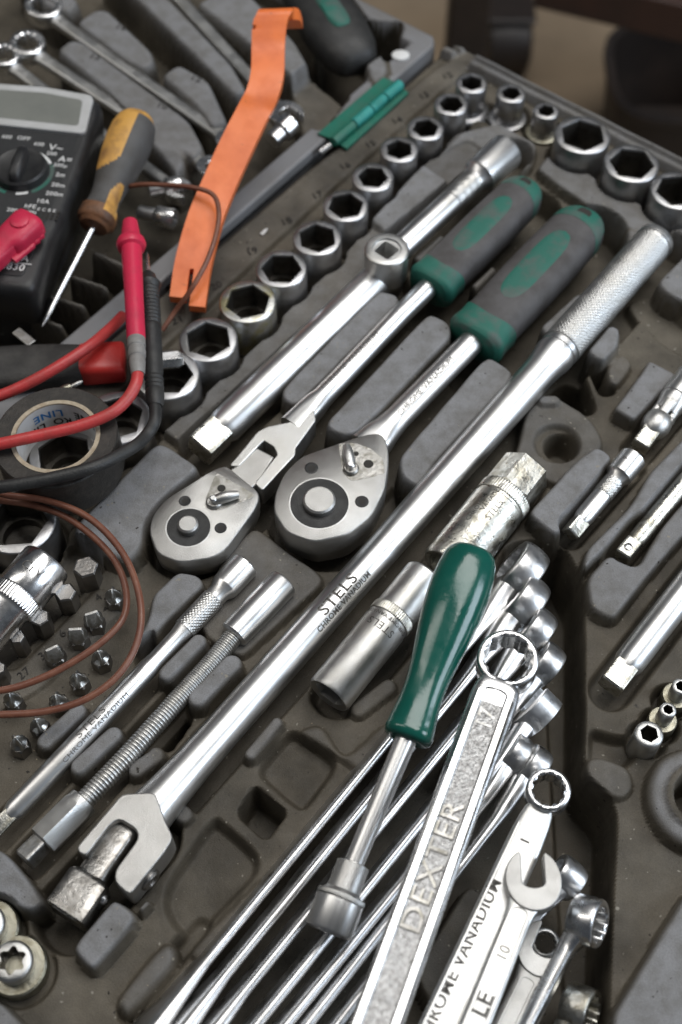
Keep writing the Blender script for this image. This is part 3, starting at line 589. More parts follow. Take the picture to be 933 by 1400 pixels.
# ------------------------------------------------------------------ ratchets
def grip(parent, x0, x1, ry, rz, name='grip', nx=64, n=72):
    Lg = x1-x0
    def prof(t):
        if t < .04: q = .80+.20*math.sin(t/.04*PI/2)
        elif t < .16: q = 1.0-.05*math.sin((t-.04)/.12*PI)
        elif t < .86: q = .97+.05*math.sin((t-.16)/.7*PI)
        else: u = (t-.86)/.14; q = .97*math.sqrt(max(0, 1-u*u*.97))
        return q
    ts = sorted(set([0, .008, .02]+[i/nx for i in range(1, nx)]+[.985, .993, 1.0]))
    rings = [secx(x0+Lg*t, 's', ry*prof(t)*(1 if t > .14 else 1.04), rz*prof(t)**.7*(1 if t > .14 else 1.04), n=n, p=2.9) for t in ts]
    def piece(t0, t1, name, matx, grow=1.0, c0=False, c1=False, wave=0.0):
        tt = sorted(set([t0, t1]+[t for t in ts if t0 < t < t1])); R = []
        for t in tt:
            ring = secx(x0+Lg*t, 's', ry*prof(t)*(1 if t > .14 else 1.04)*grow, rz*prof(t)**.7*(1 if t > .14 else 1.04)*grow, n=n, p=2.9)
            f0 = max(0, 1-(t-t0)/.10) if wave < 0 else max(0, 1-(t1-t)/.10)
            R.append([(x+abs(wave)*Lg*f0*math.cos(4*PI*j/n)*(1 if wave > 0 else -1), y, z) for j, (x, y, z) in enumerate(ring)])
        return MB().loft(R, cap0=c0, cap1=c1).build(name, matx, parent, ang=60)
    piece(.06, .93, 'grip_body', M['greyrub']); piece(0, .135, 'grip_collar', M['greenrub'], 1.025, True, False, .018); piece(.84, 1.0, 'grip_end', M['greenrub'], 1.012, False, True, -.022)
    mb = MB(); nt_, ns = 40, 16
    for i in range(nt_+1):
        u_ = -1+2*i/nt_; t = .5+.255*u_; hw_ = .44*(max(0, 1-abs(u_)**5))**.5
        for j in range(ns+1):
            th = PI/2+hw_*(-1+2*j/ns); e_ = (1-abs(-1+2*j/ns)**6)*(1-abs(u_)**14); y, z = polyr('s', th, ry*prof(t), rz*prof(t)**.7, 2.9); g_ = 1+.018*e_ + .001
            mb.v.append((x0+Lg*t, y*g_, z*g_))
    for i in range(nt_):
        for j in range(ns): a_ = i*(ns+1)+j; mb.f.append((a_, a_+1, a_+ns+2, a_+ns+1)[::-1]); mb.m.append(0)
    mb.build('grip_inlay', M['greenrub'], parent, ang=60)
    xh = x0+Lg*.905
    MB().loft([secz(rz*.68, 's', Lg*.036, ry*.25, n=24, cx=xh), secz(rz*.965, 's', Lg*.036, ry*.25, n=24, cx=xh)]).build('hanging_hole_shade', M['mark'], parent)  # solid near-black insert, painted shade instead of an open hole
def local_px(o, pts, z):
    inv = o.matrix_world.inverted(); out = []
    for x, y in pts: q = inv @ (W(x, y, z)*MM); out.append((q.x/MM, q.y/MM))
    return out
def smooth_poly(pts, r, n=4): return [tuple(p) for p in rpoly(pts, r, n)]
def disc(parent, name, mat_, c, r, z0, z1, bev=.3, n=40):
    return MB().loft([secz(z0, 'c', r, n=n, cx=c[0], cy=c[1]), secz(z1-bev, 'c', r, n=n, cx=c[0], cy=c[1]), secz(z1, 'c', r-bev, n=n, cx=c[0], cy=c[1])]).build(name, mat_, parent)
def screw(parent, c, r, z):
    sc_ = MB().loft([secz(z-1.5, 'c', r, n=28, cx=c[0], cy=c[1]), secz(z+.05, 'c', r, n=28, cx=c[0], cy=c[1]), secz(z+.22, 'c', r*.86, n=28, cx=c[0], cy=c[1]), secz(z+.12, 'c', r*.60, n=28, cx=c[0], cy=c[1])]).build('screw', M['dark'], parent)
    MB().loft([secz(z+.02, 'e', r*.56, n=36, cx=c[0], cy=c[1]), secz(z+.15, 'e', r*.54, n=36, cx=c[0], cy=c[1])]).build('screw_recess_shade', M['mark'], sc_); return sc_  # flat near-black star paints the shade of a recess not cut
def ratchet(o, zt, outline, thick, discp, discr, knobr, screws, fan, lever, holes, k, yk=0):
    # all in photo pixels at the head's upper face; o's frame lies flat with z = 0 at zl
    zl = zt-o.matrix_world.translation.z/MM
    P = smooth_poly(local_px(o, outline, zt), 3.0)
    cx = sum(p[0] for p in P)/len(P); cy = sum(p[1] for p in P)/len(P)
    sh = lambda f: [(cx+(a-cx)*f, cy+(b-cy)*f) for a, b in P]
    if sum(P[i-1][0]*P[i][1]-P[i][0]*P[i-1][1] for i in range(len(P))) < 0: P = P[::-1]
    hd = MB().loft([[(a, b, zl-thick) for a, b in sh(.90)], [(a, b, zl-thick*.75) for a, b in sh(.985)], [(a, b, zl-thick*.5) for a, b in sh(.985)], [(a, b, zl-thick*.5) for a, b in P], [(a, b, zl-.9) for a, b in P], [(a, b, zl-.3) for a, b in sh(.99)], [(a, b, zl) for a, b in sh(.972)]]).build('ratchet_head', M['matte_steel'], o, ang=50)
    c = local_px(o, [discp], zt)[0]
    disc(o, 'seal_ring', M['satin'], c, discr*k+.5, zl-1, zl+.06, .05); disc(o, 'dark_disc', M['dark'], c, discr*k, zl-1, zl+.12, .1); b_ = disc(o, 'release_button', M['matte_steel'], c, knobr*k, zl-1, zl+3.0, .7)
    for s_ in screws: screw(o, local_px(o, [s_[:2]], zt)[0], s_[2]*k, zl)
    f = smooth_poly(local_px(o, fan, zt), 1.2)
    MB().prism(f, zl-.5, zl+.10).build('lever_seat', M['seat'], o, bevel=.08)
    for hx in holes: disc(o, 'lever_hole_shade', M['mark'], local_px(o, [hx[:2]], zt)[0], hx[2]*k, zl-.5, zl+.16, .02, 20)  # near-black disc on the seat, its colour stands in for the hole's shade
    a, b = local_px(o, lever, zt); a = Vector((*a, zl+1.6)); b = Vector((*b, zl+2.0)); mid = (a+b)/2+Vector((0, 0, .5))
    disc(o, 'lever_pivot', M['seat'], (a.x, a.y), 3.1*(k/0.28), zl, zl+1.6, .6)
    MB().loft(tube(crom([a, mid, b], 6), lambda t: (2.0+0.5*math.sin(t*PI)-.5*t)*(k/0.28), 18)).build('lever', M['satin'], o, ang=70)
    disc(o, 'lever_pin', M['bar'], (a.x, a.y), 1.5*(k/.28), zl+1, zl+4.0*(k/.28), .5, 20)
# ratchet A : flexible head
o, L = axis_thing('ratchet', 'flex head ratchet with green and grey grip, the smaller of the pair', 'ratchet', (257, 720, 6), (727, 255, 8))
k = bits_of(260, 720, 10); kg = bits_of(650, 330, 10); km = bits_of(450, 530, 8)
ratchet(o, 12, [(204, 727), (208, 705), (226, 683), (289, 644), (298, 640), (309, 637), (318, 643), (357, 675), (350, 695), (310, 750), (290, 763), (245, 769), (215, 757)], 15, (258, 721), 30, 14, [(253, 685, 8.5), (302, 722, 8.5)],
        [(296, 646), (281, 683), (283, 694), (298, 699), (332, 687), (350, 678), (335, 668), (312, 656)], [(293, 688), (327, 680)], [(303, 668, 6)], k)
zl = 12-6
fk = smooth_poly(local_px(o, [(314, 636), (352, 590), (366, 583), (395, 577), (430, 560), (432, 575), (405, 612), (404, 622), (359, 670), (348, 660), (379, 621), (375, 611), (361, 602), (327, 637)], 12), .8, 3)
MB().prism(fk, zl-11, zl-.4).build('yoke', M['satin'], o, bevel=.6)
tg = local_px(o, [(314, 642), (327, 635), (351, 612), (376, 625), (352, 662), (340, 670)], 11); MB().prism(tg, zl-9, zl-.9).build('tongue', M['matte_steel'], o, bevel=.9)
xs = local_px(o, [(398, 585)], 8)[0][0]; xg = local_px(o, [(588, 396)], 8)[0][0]
yc = local_px(o, [(410, 578)], 10)[0][1]
MB().loft([secx(xs+(xg+3-xs)*t, 's' if t < .2 else 'c', (19-4*min(1, t*4))*km, (17-2.5*min(1, t*4))*km, cy=yc*(1-min(1, t*1.3))*.6, cz=1.0) for t in [0, .05, .1, .15, .2, .3, .5, .75, 1]]).build('shaft', M['bar'], o)
grip(o, xg, L, 33*kg, 27*kg)
tx = local_px(o, [(483, 495)], 12)[0][0]; tob = round_text(o, 'CHROME VANADIUM', 3.1, tx, 14.5*km+.30, .15, M['engrave'], sx=1.15); tob.location.z = 1.0*MM
# ratchet B : solid head
o, L = axis_thing('ratchet', 'larger fixed head ratchet with green and grey grip beside breaker bar', 'ratchet', (438, 690, 6), (808, 297, 8))
k = bits_of(440, 690, 12); kg = bits_of(730, 390, 10); km = bits_of(590, 540, 8)
ratchet(o, 14, [(374, 699), (376, 675), (388, 648), (412, 624), (464, 606), (500, 594), (523, 592), (531, 610), (532, 632), (527, 668), (508, 705), (476, 731), (428, 741), (392, 728)], 20, (437, 688), 40, 22, [(426, 640, 9.5), (495, 686, 9.5)],
        [(463, 607), (468, 645), (480, 658), (500, 655), (527, 648), (524, 628), (508, 614), (485, 606)], [(480, 642), (474, 614)], [(504, 635, 7), (487, 621, 4)], k)
xs = local_px(o, [(518, 612)], 10)[0][0]; xg = local_px(o, [(648, 470)], 8)[0][0]
MB().loft([secx(xs+(xg+3-xs)*t, 's' if t < .15 else 'c', (25-7*min(1, t*4))*km, (17+.5*min(1, t*4))*km, cz=1.0, cy=1.2*(1-t)) for t in [-.03, 0, .04, .08, .15, .25, .5, .75, 1]]).build('shaft', M['bar'], o)
grip(o, xg, L, 40*kg, 31*kg)
tx = local_px(o, [(588, 528)], 14)[0][0]; tob = round_text(o, 'CHROME VANADIUM', 3.2, tx, 17.6*km+.40, .12, M['engrave'], sx=1.1); tob.location.z = 1.0*MM

# ------------------------------------------------------------------ breaker bar
o, L = axis_thing('breaker_bar', 'long chrome breaker bar with knurled grip and hinged square drive', 'breaker bar', (95, 1236, 5), (899, 326, 8))
ka = bits_of(250, 1060, 8); kb = bits_of(760, 480, 10)
lx = lambda x, y, z=8: local_px(o, [(x, y)], z)[0][0]
x0 = lx(208, 1105); x1 = lx(765, 472); x2 = lx(899, 326)
rod(o, 'shaft', M['bar'], [(x0-8, 'c', 34*ka), (x0, 'c', 33*ka), (x0+8, 'c', 30*ka), (x0+20, 'c', 27.5*ka), (x0+36, 'c', 26.5*ka), ((x0+x1)/2, 'c', 26*ka), (x1-16, 'c', 24*kb), (x1-10, 'c', 26*kb), (x1-7, 'c', 28*kb), (x1-4.5, 'c', 28.3*kb), (x1-4.2, 'c', 27*kb), (x1-3.2, 'c', 27*kb), (x1-2.9, 'c', 28.3*kb), (x1-1, 'c', 28.3*kb), (x1-.7, 'c', 27*kb), (x1+.5, 'c', 27*kb)])
knurl(x1, x2-5, 28.6*kb, .5, 1.75, 192, .36).build('knurled_grip', M['satin'], o, ang=80)
rod(o, 'end_cap', M['bar'], [(x2-5, 'c', 27*kb), (x2-4, 'c', 27*kb), (x2-3.8, 'c', 28.4*kb), (x2-1.5, 'c', 28.4*kb), (x2-.4, 'c', 26.5*kb), (x2, 'c', 23*kb)])
yk = local_px(o, [(103, 1160), (167, 1085), (212, 1083), (226, 1122), (237, 1145), (224, 1166), (177, 1224), (157, 1206), (157, 1190), (189, 1146), (187, 1134), (163, 1119), (149, 1128), (121, 1165), (114, 1170)], 15)
yk = smooth_poly(yk, 1.6, 3)
MB().prism(yk, -3.2, 9.6).build('yoke', M['matte_steel'], o, bevel=2.1, seg=4)
ang = 0.0
q = local_px(o, [(112, 1221), (170, 1138)], 9)
A_ = Vector((*q[0], 0)); B_ = Vector((*q[1], 0)); an = math.atan2(B_.y-A_.y, B_.x-A_.x)
drv = MB(); Ld = (B_-A_).length
drv.loft([secx(-8.6, 'q', 6.2, 5.2, n=48), secx(-7.8, 'q', 7.2, 6.2, n=48), secx(4.2, 'q', 7.2, 6.2, n=48), secx(5.4, 'q', 6.2, 5.6, n=48), secx(6.2, 's', 5.4, 5.2, n=48), secx(Ld-2, 's', 5.4, 5.6, n=48), secx(Ld+2.5, 's', 4.8, 4.0, n=48)])
d_ = drv.build('square_drive', M['drive'], o); d_.matrix_local = Matrix.Translation((A_.x*MM, A_.y*MM, 2.6*MM)) @ Matrix.Rotation(an, 4, 'Z')
b_ = MB().loft([secx(0, 'c', 1.9, n=20), secx(.9, 'c', 1.5, n=20), secx(1.5, 'c', .5, n=20)]).build('detent_ball', M['chrome'], d_); b_.matrix_local = Matrix.Translation((2*MM, -7.0*MM, 1*MM)) @ Matrix.Rotation(-PI/2, 4, 'Z')
q = local_px(o, [(206, 1204)], 7)[0]
b_ = MB().loft([secx(-2, 'c', 3.9, n=28), secx(.6, 'c', 3.9, n=28), secx(1.3, 'c', 3.2, n=28), secx(1.3, 'c', 2.2, n=28), secx(.8, 'h', 1.9, n=30-2), secx(-1, 'h', 1.8, n=28)]).build('pivot_screw', M['darksteel'], o); b_.matrix_local = Matrix.Translation((q[0]*MM, q[1]*MM, 3.0*MM)) @ Matrix.Rotation(-PI/2, 4, 'Z')
kt = bits_of(470, 810, 12); xt = lx(466, 812, 14)
rbt = float(np.interp(xt, [x0+36, (x0+x1)/2, x1-16], [26.5*ka, 26*ka, 24*kb]))+.12
round_text(o, 'STELS', 6.2, xt, rbt, .10, M['engrave'], bold=0.012, sx=1.18); round_text(o, 'CHROME VANADIUM', 3.0, xt-.5, rbt, .66, M['engrave'], bold=0.02, sx=0.98)

# ------------------------------------------------------------------ spark plug sockets lying between bar and spanners
o, L = axis_thing('spark_plug_socket', 'worn chrome spark plug socket with hex end behind the green handle', 'socket', (612, 778, 8), (722, 640, 9))
k = bits_of(670, 700, 10)
MB().loft([secx(9, 'c', 26*k), secx(0, 'c', 30*k), secx(-.4, 'c', 36*k), secx(.6, 'c', 38.5*k), secx(L*.60, 'c', 38.5*k), secx(L*.61, 'c', 37*k), secx(L*.63, 'c', 37*k)]).build('socket_barrel', M['oldchrome'], o)
def ribbed(x0, x1, r, amp, cnt, n=None):
    n = n or cnt*4; R = []
    for x, f in ((x0, 0), (x0+.5, 1), (x1-.5, 1), (x1, 0)): R.append([(x, (r+amp*f*(abs(math.sin(cnt*PI*j/n))-.5))*math.cos(2*PI*j/n), (r+amp*f*(abs(math.sin(cnt*PI*j/n))-.5))*math.sin(2*PI*j/n)) for j in range(n)])
    return MB().loft(R)
ribbed(L*.63, L*.72, 38*k, .45, 64).build('knurled_band', M['oldchrome'], o, ang=80)
MB().loft([secx(L*.72, 'c', 33*k), secx(L*.74, 'h', 37*k, rot=.35), secx(L*.985, 'h', 37*k, rot=.35), secx(L, 'h', 34*k, rot=.35), secx(L, 'q', 14*k, rot=.35), secx(L-8, 'q', 14*k, rot=.35)]).build('hex_end', M['oldchrome'], o, bevel=.3)
for s_, z_, x_, th in (('STELS', 3.6, L*.47, .25), ('VANADIUM', 2.6, L*.55, -.1), ('CHROME', 2.6, L*.40, -.3)): round_text(o, s_, z_, x_, 38.5*k+.08, th, M['engrave'])
o, L = axis_thing('spark_plug_socket', 'chrome spark plug socket lying left of the green handle', 'socket', (450, 950, 7.5), (582, 787, 8.5))
k = bits_of(520, 860, 10)
MB().loft([secx(14, 'h', 22*k, rot=.2), secx(.3, 'h', 24*k, rot=.2), secx(0, 'c', 26*k), secx(-.4, 'c', 30*k), secx(.6, 'c', 32*k), secx(L*.56, 'c', 32*k), secx(L*.565, 'c', 31*k), secx(L*.60, 'c', 31*k)]).build('socket_barrel', M['satin'], o)
ribbed(L*.60, L*.665, 32*k, .40, 60).build('knurled_band', M['oldchrome'], o, ang=80)
rod(o, 'drive_end', M['satin'], [(L*.665, 'c', 30*k), (L*.68, 'c', 30.5*k), (L*.985, 'c', 30.5*k), (L, 'c', 28*k)])
for s_, z_, x_, th in (('STELS', 4.2, L*.50, .15), ('CHROME VANADIUM', 2.2, L*.57, .0)):
    tv, tf = text2d(s_, z_, 'CENTER', 0)
    MB().add([(x_-y, -math.sin(-(x/(32*k))+th)*(32*k+.1), math.cos(-(x/(32*k))+th)*(32*k+.1)) for x, y in tv], tf).build('lettering', M['engrave'], o, smooth=False)

# ------------------------------------------------------------------ spanners
def ring_end(parent, c, r, rin, hgt, tilt, matx, name='ring_end', n=72, tilt_ax='Y', barrel=0.0):
    if barrel:
        R = [secz(-hgt/2, 't', rin, n=n)]+[secz(hgt/2*math.sin(a), 'c', r-barrel*(1-math.cos(a))-(.35 if abs(a) > 1.5 else 0), n=n) for a in np.linspace(-PI/2, PI/2, 13)]+[secz(hgt/2, 't', rin, n=n)]
        ob = MB().loft(R, closed=True).build(name, matx, parent, ang=50); ob.matrix_local = Matrix.Translation((c[0]*MM, c[1]*MM, c[2]*MM)) @ Matrix.Rotation(tilt, 4, tilt_ax); return ob
    mb = MB().loft([secz(-hgt/2, 't', rin, n=n), secz(-hgt/2, 'c', r-.9, n=n), secz(-hgt/2+.35, 'c', r-.3, n=n), secz(-hgt/2+1, 'c', r, n=n), secz(hgt/2-1, 'c', r, n=n), secz(hgt/2-.35, 'c', r-.3, n=n), secz(hgt/2, 'c', r-.9, n=n), secz(hgt/2, 'c', rin*1.04, n=n), secz(hgt/2-.5, 't', rin, n=n)], closed=True)
    ob = mb.build(name, matx, parent, ang=40); ob.matrix_local = Matrix.Translation((c[0]*MM, c[1]*MM, c[2]*MM)) @ Matrix.Rotation(tilt, 4, tilt_ax); return ob
def shaft_loft(parent, secs, matx, name='shaft', p=3.2, n=40):           # secs: (x, half width y, half height z, cy, cz)
    return MB().loft([secx(s_[0], 's', s_[1], s_[2], n=n, cy=s_[3], cz=s_[4], p=p) for s_ in secs]).build(name, matx, parent, ang=50)
def open_jaw(parent, c, r, gap, hgt, ang, matx, name='open_end'):
    pts = []; g = gap/2; a0 = math.asin(g*1.15/r)
    for i in range(33):
        t = a0+(2*PI-2*a0)*i/32; f = 1.0+.06*math.cos(2*t); pts.append((r*f*math.cos(t), r*f*math.sin(t)))
    pts += [(r*.86, -g), (-r*.08, -g)]+[(-r*.08-g*.55*math.sin(t), -g*math.cos(t)) for t in np.linspace(.3, PI-.3, 7)]+[(-r*.08, g), (r*.86, g)]
    ob = MB().prism(pts, -hgt/2, hgt/2).build(name, matx, parent, bevel=.55, seg=3); ob.matrix_local = Matrix.Translation((c[0]*MM, c[1]*MM, c[2]*MM)) @ Matrix.Rotation(ang, 4, 'Z'); return ob
SP = 'combination spanners piled in the tray'
# seven spanners standing on edge: bottom end px, ring px, ring radius px, thickness px, z
EDGE = [((100, 1530), (722, 775), 40, 21, 'topmost of the spanners standing on edge, its ring end beside the green handle'),
        ((143, 1530), (725, 817), 38, 20, 'second spanner on edge counted from the spark plug sockets'),
        ((187, 1530), (738, 858), 34, 18, 'third spanner on edge, ring end just above the large embossed ring spanner'),
        ((242, 1530), (752, 903), 30, 17, 'fourth spanner on edge, ring end right of the large embossed ring'),
        ((281, 1530), (746, 962), 34, 16, 'spanner on edge whose square cut open end points up beside the big ring'),
        ((316, 1530), (712, 1026), 27, 15, 'sixth spanner on edge, rounded end peeking out right of the embossed spanner'),
        ((358, 1530), (737, 1042), 27, 15, 'lowest spanner on edge, ring end just above the small upright ring spanner')]
for i, (a, b, rp, tp, lab) in enumerate(EDGE):
    zz = 3.0-.2*i
    o, L = axis_thing('combination_spanner', lab, 'spanner', (*a, zz-3), (*b, zz), SP, roll=PI/2+.42)
    k = bits_of(*b, zz); kb_ = bits_of(*a, zz); r = rp*k*1.08; th = tp*k*1.02
    hs = 11.5*kb_; hw = r*.55
    nk = [(L-r*4.6, hw, hs*.80, 0, 0), (L-r*3.6, hw, hs*.90, 0, 0), (L-r*2.9, hw*1.02, hs*1.12, 0, -.2), (L-r*2.2, hw*1.05, th*.78, 0, -.5), (L-r*1.6, hw*1.05, th*.88, 0, -.8), (L-r*1.2, hw*1.0, th*.90, 0, -.9), (L-r*1.0, hw*.9, th*.88, 0, -1.0)]
    if i != 4: ring_end(o, (L-r*.35, 0, -1.0), r, r*.64, th*1.85, math.radians(5), M['forged'], barrel=r*.12)
    else: open_jaw(o, (L-r*.5, 0, -1.0), r*.98, r*.95, th*1.9, .25, M['forged'])
    end = nk
    fl_ = (44, 40, 34, 22, 20, 20, 20)[i]
    shaft_loft(o, [(fl_-40, hw*2.3, hs*2.0, 0, .6), (fl_-24, hw*2.1, hs*1.9, 0, .5), (fl_-10, hw*1.7, hs*1.6, 0, .4), (fl_+2, hw*1.3, hs*1.2, 0, .2), (fl_+14, hw, hs*.85, 0, 0), (L*.5, hw, hs*.80, 0, 0)]+end, M['forged'], p=2.8)
    open_jaw(o, (fl_-46, 0, .8), r*1.12, r*1.05, hs*2.9, PI+.25, M['forged'])
# large embossed spanner lying over the pile
o, L = axis_thing('ring_spanner', 'large ring spanner embossed DEXTER lying over the piled spanners', 'spanner', (694, 905, 30), (497, 1450, 40))
k = bits_of(694, 905, 30); kb_ = bits_of(515, 1400, 38); km = (k+kb_)/2
ring_end(o, (0, 0, -1), 42*k, 33.5*k, 11, math.radians(10), M['chrome'], n=96)
shaft_loft(o, [(33*k, 25*k, 3.6, 0, -1.2), (38*k, 28*k, 4.0, 0, -1.0), (48*k, 31*k, 3.7, 0, -.9), (62*k, 32.5*k, 3.3, 0, -.8), (L*.5, 33*km, 3.2, 0, -.8), (L, 34.5*kb_, 3.2, 0, -.8)], M['chrome'], p=5)
xs0 = 66*k
def lane(x, f): return f*(33*km+(x/L-.5)*1.5*km)
def strip_ring(parent, x0, x1, f0, f1, z0, z1, name, matx, rc):           # a raised border running round a long panel
    def loopp(f, e):
        w0 = lane(x0, f); w1 = lane(x1, f); P = [(x1+50, -w1)]
        P = [(x1-e, -w1)]+[(x0+e+rc*f-rc*f*math.sin(t), -w0*math.cos(t)) for t in np.linspace(0, PI, 13)]+[(x1-e, w1)]
        return P
    A_ = loopp(f1, 0); B_ = loopp(f0, 0); mb = MB()
    n = len(A_)
    mb.v = [(x, y, z0) for x, y in A_]+[(x, y, z1) for x, y in [((a[0]*.75+b[0]*.25), (a[1]*.75+b[1]*.25)) for a, b in zip(A_, B_)]]+[(x, y, z1) for x, y in [((a[0]*.25+b[0]*.75), (a[1]*.25+b[1]*.75)) for a, b in zip(A_, B_)]]+[(x, y, z0) for x, y in B_]
    for r_ in range(3):
        for j in range(n-1): mb.f.append((r_*n+j, r_*n+j+1, (r_+1)*n+j+1, (r_+1)*n+j)); mb.m.append(0)
    return mb.build(name, matx, parent, ang=50)
strip_ring(o, xs0-14*k, L, .44, .90, 2.2, 3.6, 'raised_border', M['chrome'], 14*k)
MB().prism([(xs0+2, -lane(xs0, .46)), (L, -lane(L, .46)), (L, lane(L, .46)), (xs0+2, lane(xs0, .46))], 1.5, 2.55).build('recessed_panel', M['hammer'], o)
q = local_px(o, [(592, 1185)], 37)[0]
flat_text(o, 'DEXTER', 9.0, (q[0], 0), PI, 2.80, M['seat'], bold=.0, sx=1.25)
flat_text(o, 'DEXTER', 9.0, (q[0]+.30, .30), PI, 2.70, M['engrave'], bold=.012, sx=1.25)  # dark offset copy underneath, painted relief shade around the embossed letters
q = local_px(o, [(667, 985)], 34)[0]; flat_text(o, '17', 8, (q[0], 0), PI, 2.75, M['tip'], bold=.01, sx=.9)
# spanner lettered CHROME VANADIUM
o, L = axis_thing('ring_spanner', 'ring spanner lettered CHROME VANADIUM with twelve point ring upright', 'spanner', (748, 1086, 14), (577, 1460, 20), SP)
k = bits_of(748, 1086, 14); kb_ = bits_of(610, 1380, 18)
ring_end(o, (0, 0, 1.2), 30.5*k, 23*k, 9, math.radians(9), M['chrome'], n=96)
shaft_loft(o, [(22*k, 16*k, 3.2, 0, -.5), (32*k, 20*k, 3.2, 0, -.6), (46*k, 22*k, 2.9, 0, -.7), (80*k, 24*k, 2.7, 0, -.8), (L*.55, 27*kb_, 2.7, 0, -.8), (L, 29*kb_, 2.7, 0, -.8)], M['satin'], p=6)
q = local_px(o, [(641, 1318)], 20)[0]; flat_text(o, 'CHROME VANADIUM', 5.4, (q[0], -3.0), PI, 2.2, M['engrave'], bold=.006, sx=1.02)
q = local_px(o, [(722, 1150)], 18)[0]; flat_text(o, '1', 4.5, (q[0], 0), PI, 2.35, M['engrave'])
MB().prism([(55*k, -27*kb_*.80), (L, -28*kb_*.86), (L, -28*kb_*.70), (60*k, -27*kb_*.66)], 1.5, 2.3).build('raised_border', M['satin'], o, bevel=.25)
# open spanner on top of it
o, L = axis_thing('combination_spanner', 'open ended spanner marked 10 with pale jaw lying on the lettered spanner', 'spanner', (728, 1206, 20), (622, 1470, 24), SP)
k = bits_of(728, 1206, 20)
ja = open_jaw(o, (0, 0, 0), 41*k, 31*k, 6, PI+.42, M['matte_steel'])
shaft_loft(o, [(24*k, 24*k, 2.4, 0, -.3), (34*k, 23*k, 2.4, 0, -.3), (46*k, 19.5*k, 2.5, 0, -.3), (62*k, 18*k, 2.5, 0, -.3), (L, 19.5*k, 2.5, 0, -.3)], M['satin'], p=5)
strip_ring(o, 44*k, L, .30, .48, 2.0, 2.75, 'raised_border', M['satin'], 22*k)
q = local_px(o, [(684, 1304)], 22)[0]; flat_text(o, '10', 4.6, (q[0], 0), PI, 2.35, M['engrave'])
q = local_px(o, [(655, 1375)], 22)[0]; flat_text(o, 'LE', 7.0, (q[0], 0), PI, 2.35, M['engrave'], bold=.02)
# second open spanner, lower
o, L = axis_thing('combination_spanner', 'dull open ended spanner half hidden under the one marked 10', 'spanner', (742, 1300, 4), (655, 1480, 6), SP)
k = bits_of(742, 1300, 4); open_jaw(o, (0, 0, 0), 37*k, 30*k, 6, PI+.05, M['matte_steel'])
shaft_loft(o, [(24*k, 23*k, 2.2, 0, 0), (36*k, 21*k, 2.3, 0, 0), (50*k, 18*k, 2.4, 0, 0), (L, 18*k, 2.4, 0, 0)], M['matte_steel'], p=4)
strip_ring(o, 46*k, L, .25, .40, 2.1, 2.7, 'raised_border', M['matte_steel'], 18*k)
# ring wrench glimpsed through that jaw
o, L = axis_thing('ring_spanner', 'small ring spanner glimpsed through the lower open jaw', 'spanner', (745, 1290, -6), (690, 1420, -6), SP)
ring_end(o, (0, 0, 0), 21*k, 15*k, 5.5, math.radians(8), M['satin']); shaft_loft(o, [(16*k, 10*k, 1.8, 0, -.4), (30*k, 9*k, 1.8, 0, -.4), (L, 9*k, 1.8, 0, -.4)], M['satin'])
# spanners at the right of the pile
o, L = axis_thing('combination_spanner', 'small spanner ring poking out right of the pale open jaw', 'spanner', (690, 1300, 2), (794, 1180, 4), SP, roll=PI/2+.40)
k = bits_of(790, 1185, 4); ring_end(o, (L-7, 0, -.6), 27*k, 17*k, 9, math.radians(6), M['forged'], barrel=3*k); shaft_loft(o, [(0, 3.4, 1.9, 0, 0), (L-20, 3.4, 2, 0, 0), (L-15, 4.0, 3, 0, -.3), (L-10, 4.6, 4.2, 0, -.6)], M['forged'])
o, L = axis_thing('ring_spanner', 'ring spanner on edge showing toothed bore at the lower right of the pile', 'spanner', (700, 1450, 6), (800, 1258, 8), SP, roll=PI*.36)
k = bits_of(800, 1262, 8); ring_end(o, (L, 0, .8), 34*k, 25*k, 9, math.radians(8), M['chrome'], n=96)
shaft_loft(o, [(0, 11*k, 2.6, 0, -1), (L-52*k, 11*k, 2.6, 0, -1), (L-40*k, 14*k, 2.9, 0, -.8), (L-27*k, 19*k, 3.4, 0, -.2)], M['chrome'])
o, L = axis_thing('ring_spanner', 'shadowed ring spanner lowest in the right corner of the pile', 'spanner', (720, 1500, -4), (790, 1378, -4), SP, roll=PI*.36)
ring_end(o, (L, 0, .8), 32*k, 23*k, 9, math.radians(8), M['oldchrome'], n=96); shaft_loft(o, [(0, 9*k, 2.4, 0, -1), (L-45*k, 10*k, 2.6, 0, -1), (L-27*k, 17*k, 3.2, 0, -.3)], M['oldchrome'])

# ------------------------------------------------------------------ green handled driver
o, L = axis_thing('nut_driver', 'driver with glossy dark green handle and socket lying over the spanners', 'nut driver', (556, 1012, 26), (648, 752, 36))
k = bits_of(600, 880, 34)
def bulge(ts, k): return [secx(L*t, 's', r_*k, r_*k*.92, n=56, p=2.35) for t, r_ in ts]
hs_ = [(-.005, 20), (.0, 28), (.012, 32.5), (.04, 34), (.09, 32), (.16, 29), (.24, 28), (.32, 29), (.42, 33), (.54, 38), (.66, 42), (.78, 43.5), (.87, 42), (.93, 39), (.97, 34), (.99, 28), (1.0, 18), (1.003, 8)]
xs_ = np.linspace(0, 1, 60); tt = [a for a, _ in hs_]; rr = [b for _, b in hs_]
tl = sorted(set(list(tt)+[float(x) for x in np.linspace(.05, .93, 34)]))
sm = lambda x: float(np.interp(x, tt, rr)) if (x < .05 or x > .92) else float(np.mean(np.interp(np.clip([x-.05, x-.025, x, x+.025, x+.05], 0.03, .95), tt, rr)))
MB().loft(bulge([(t, sm(t)) for t in tl], k)).build('handle', M['greenpl'], o, ang=60)
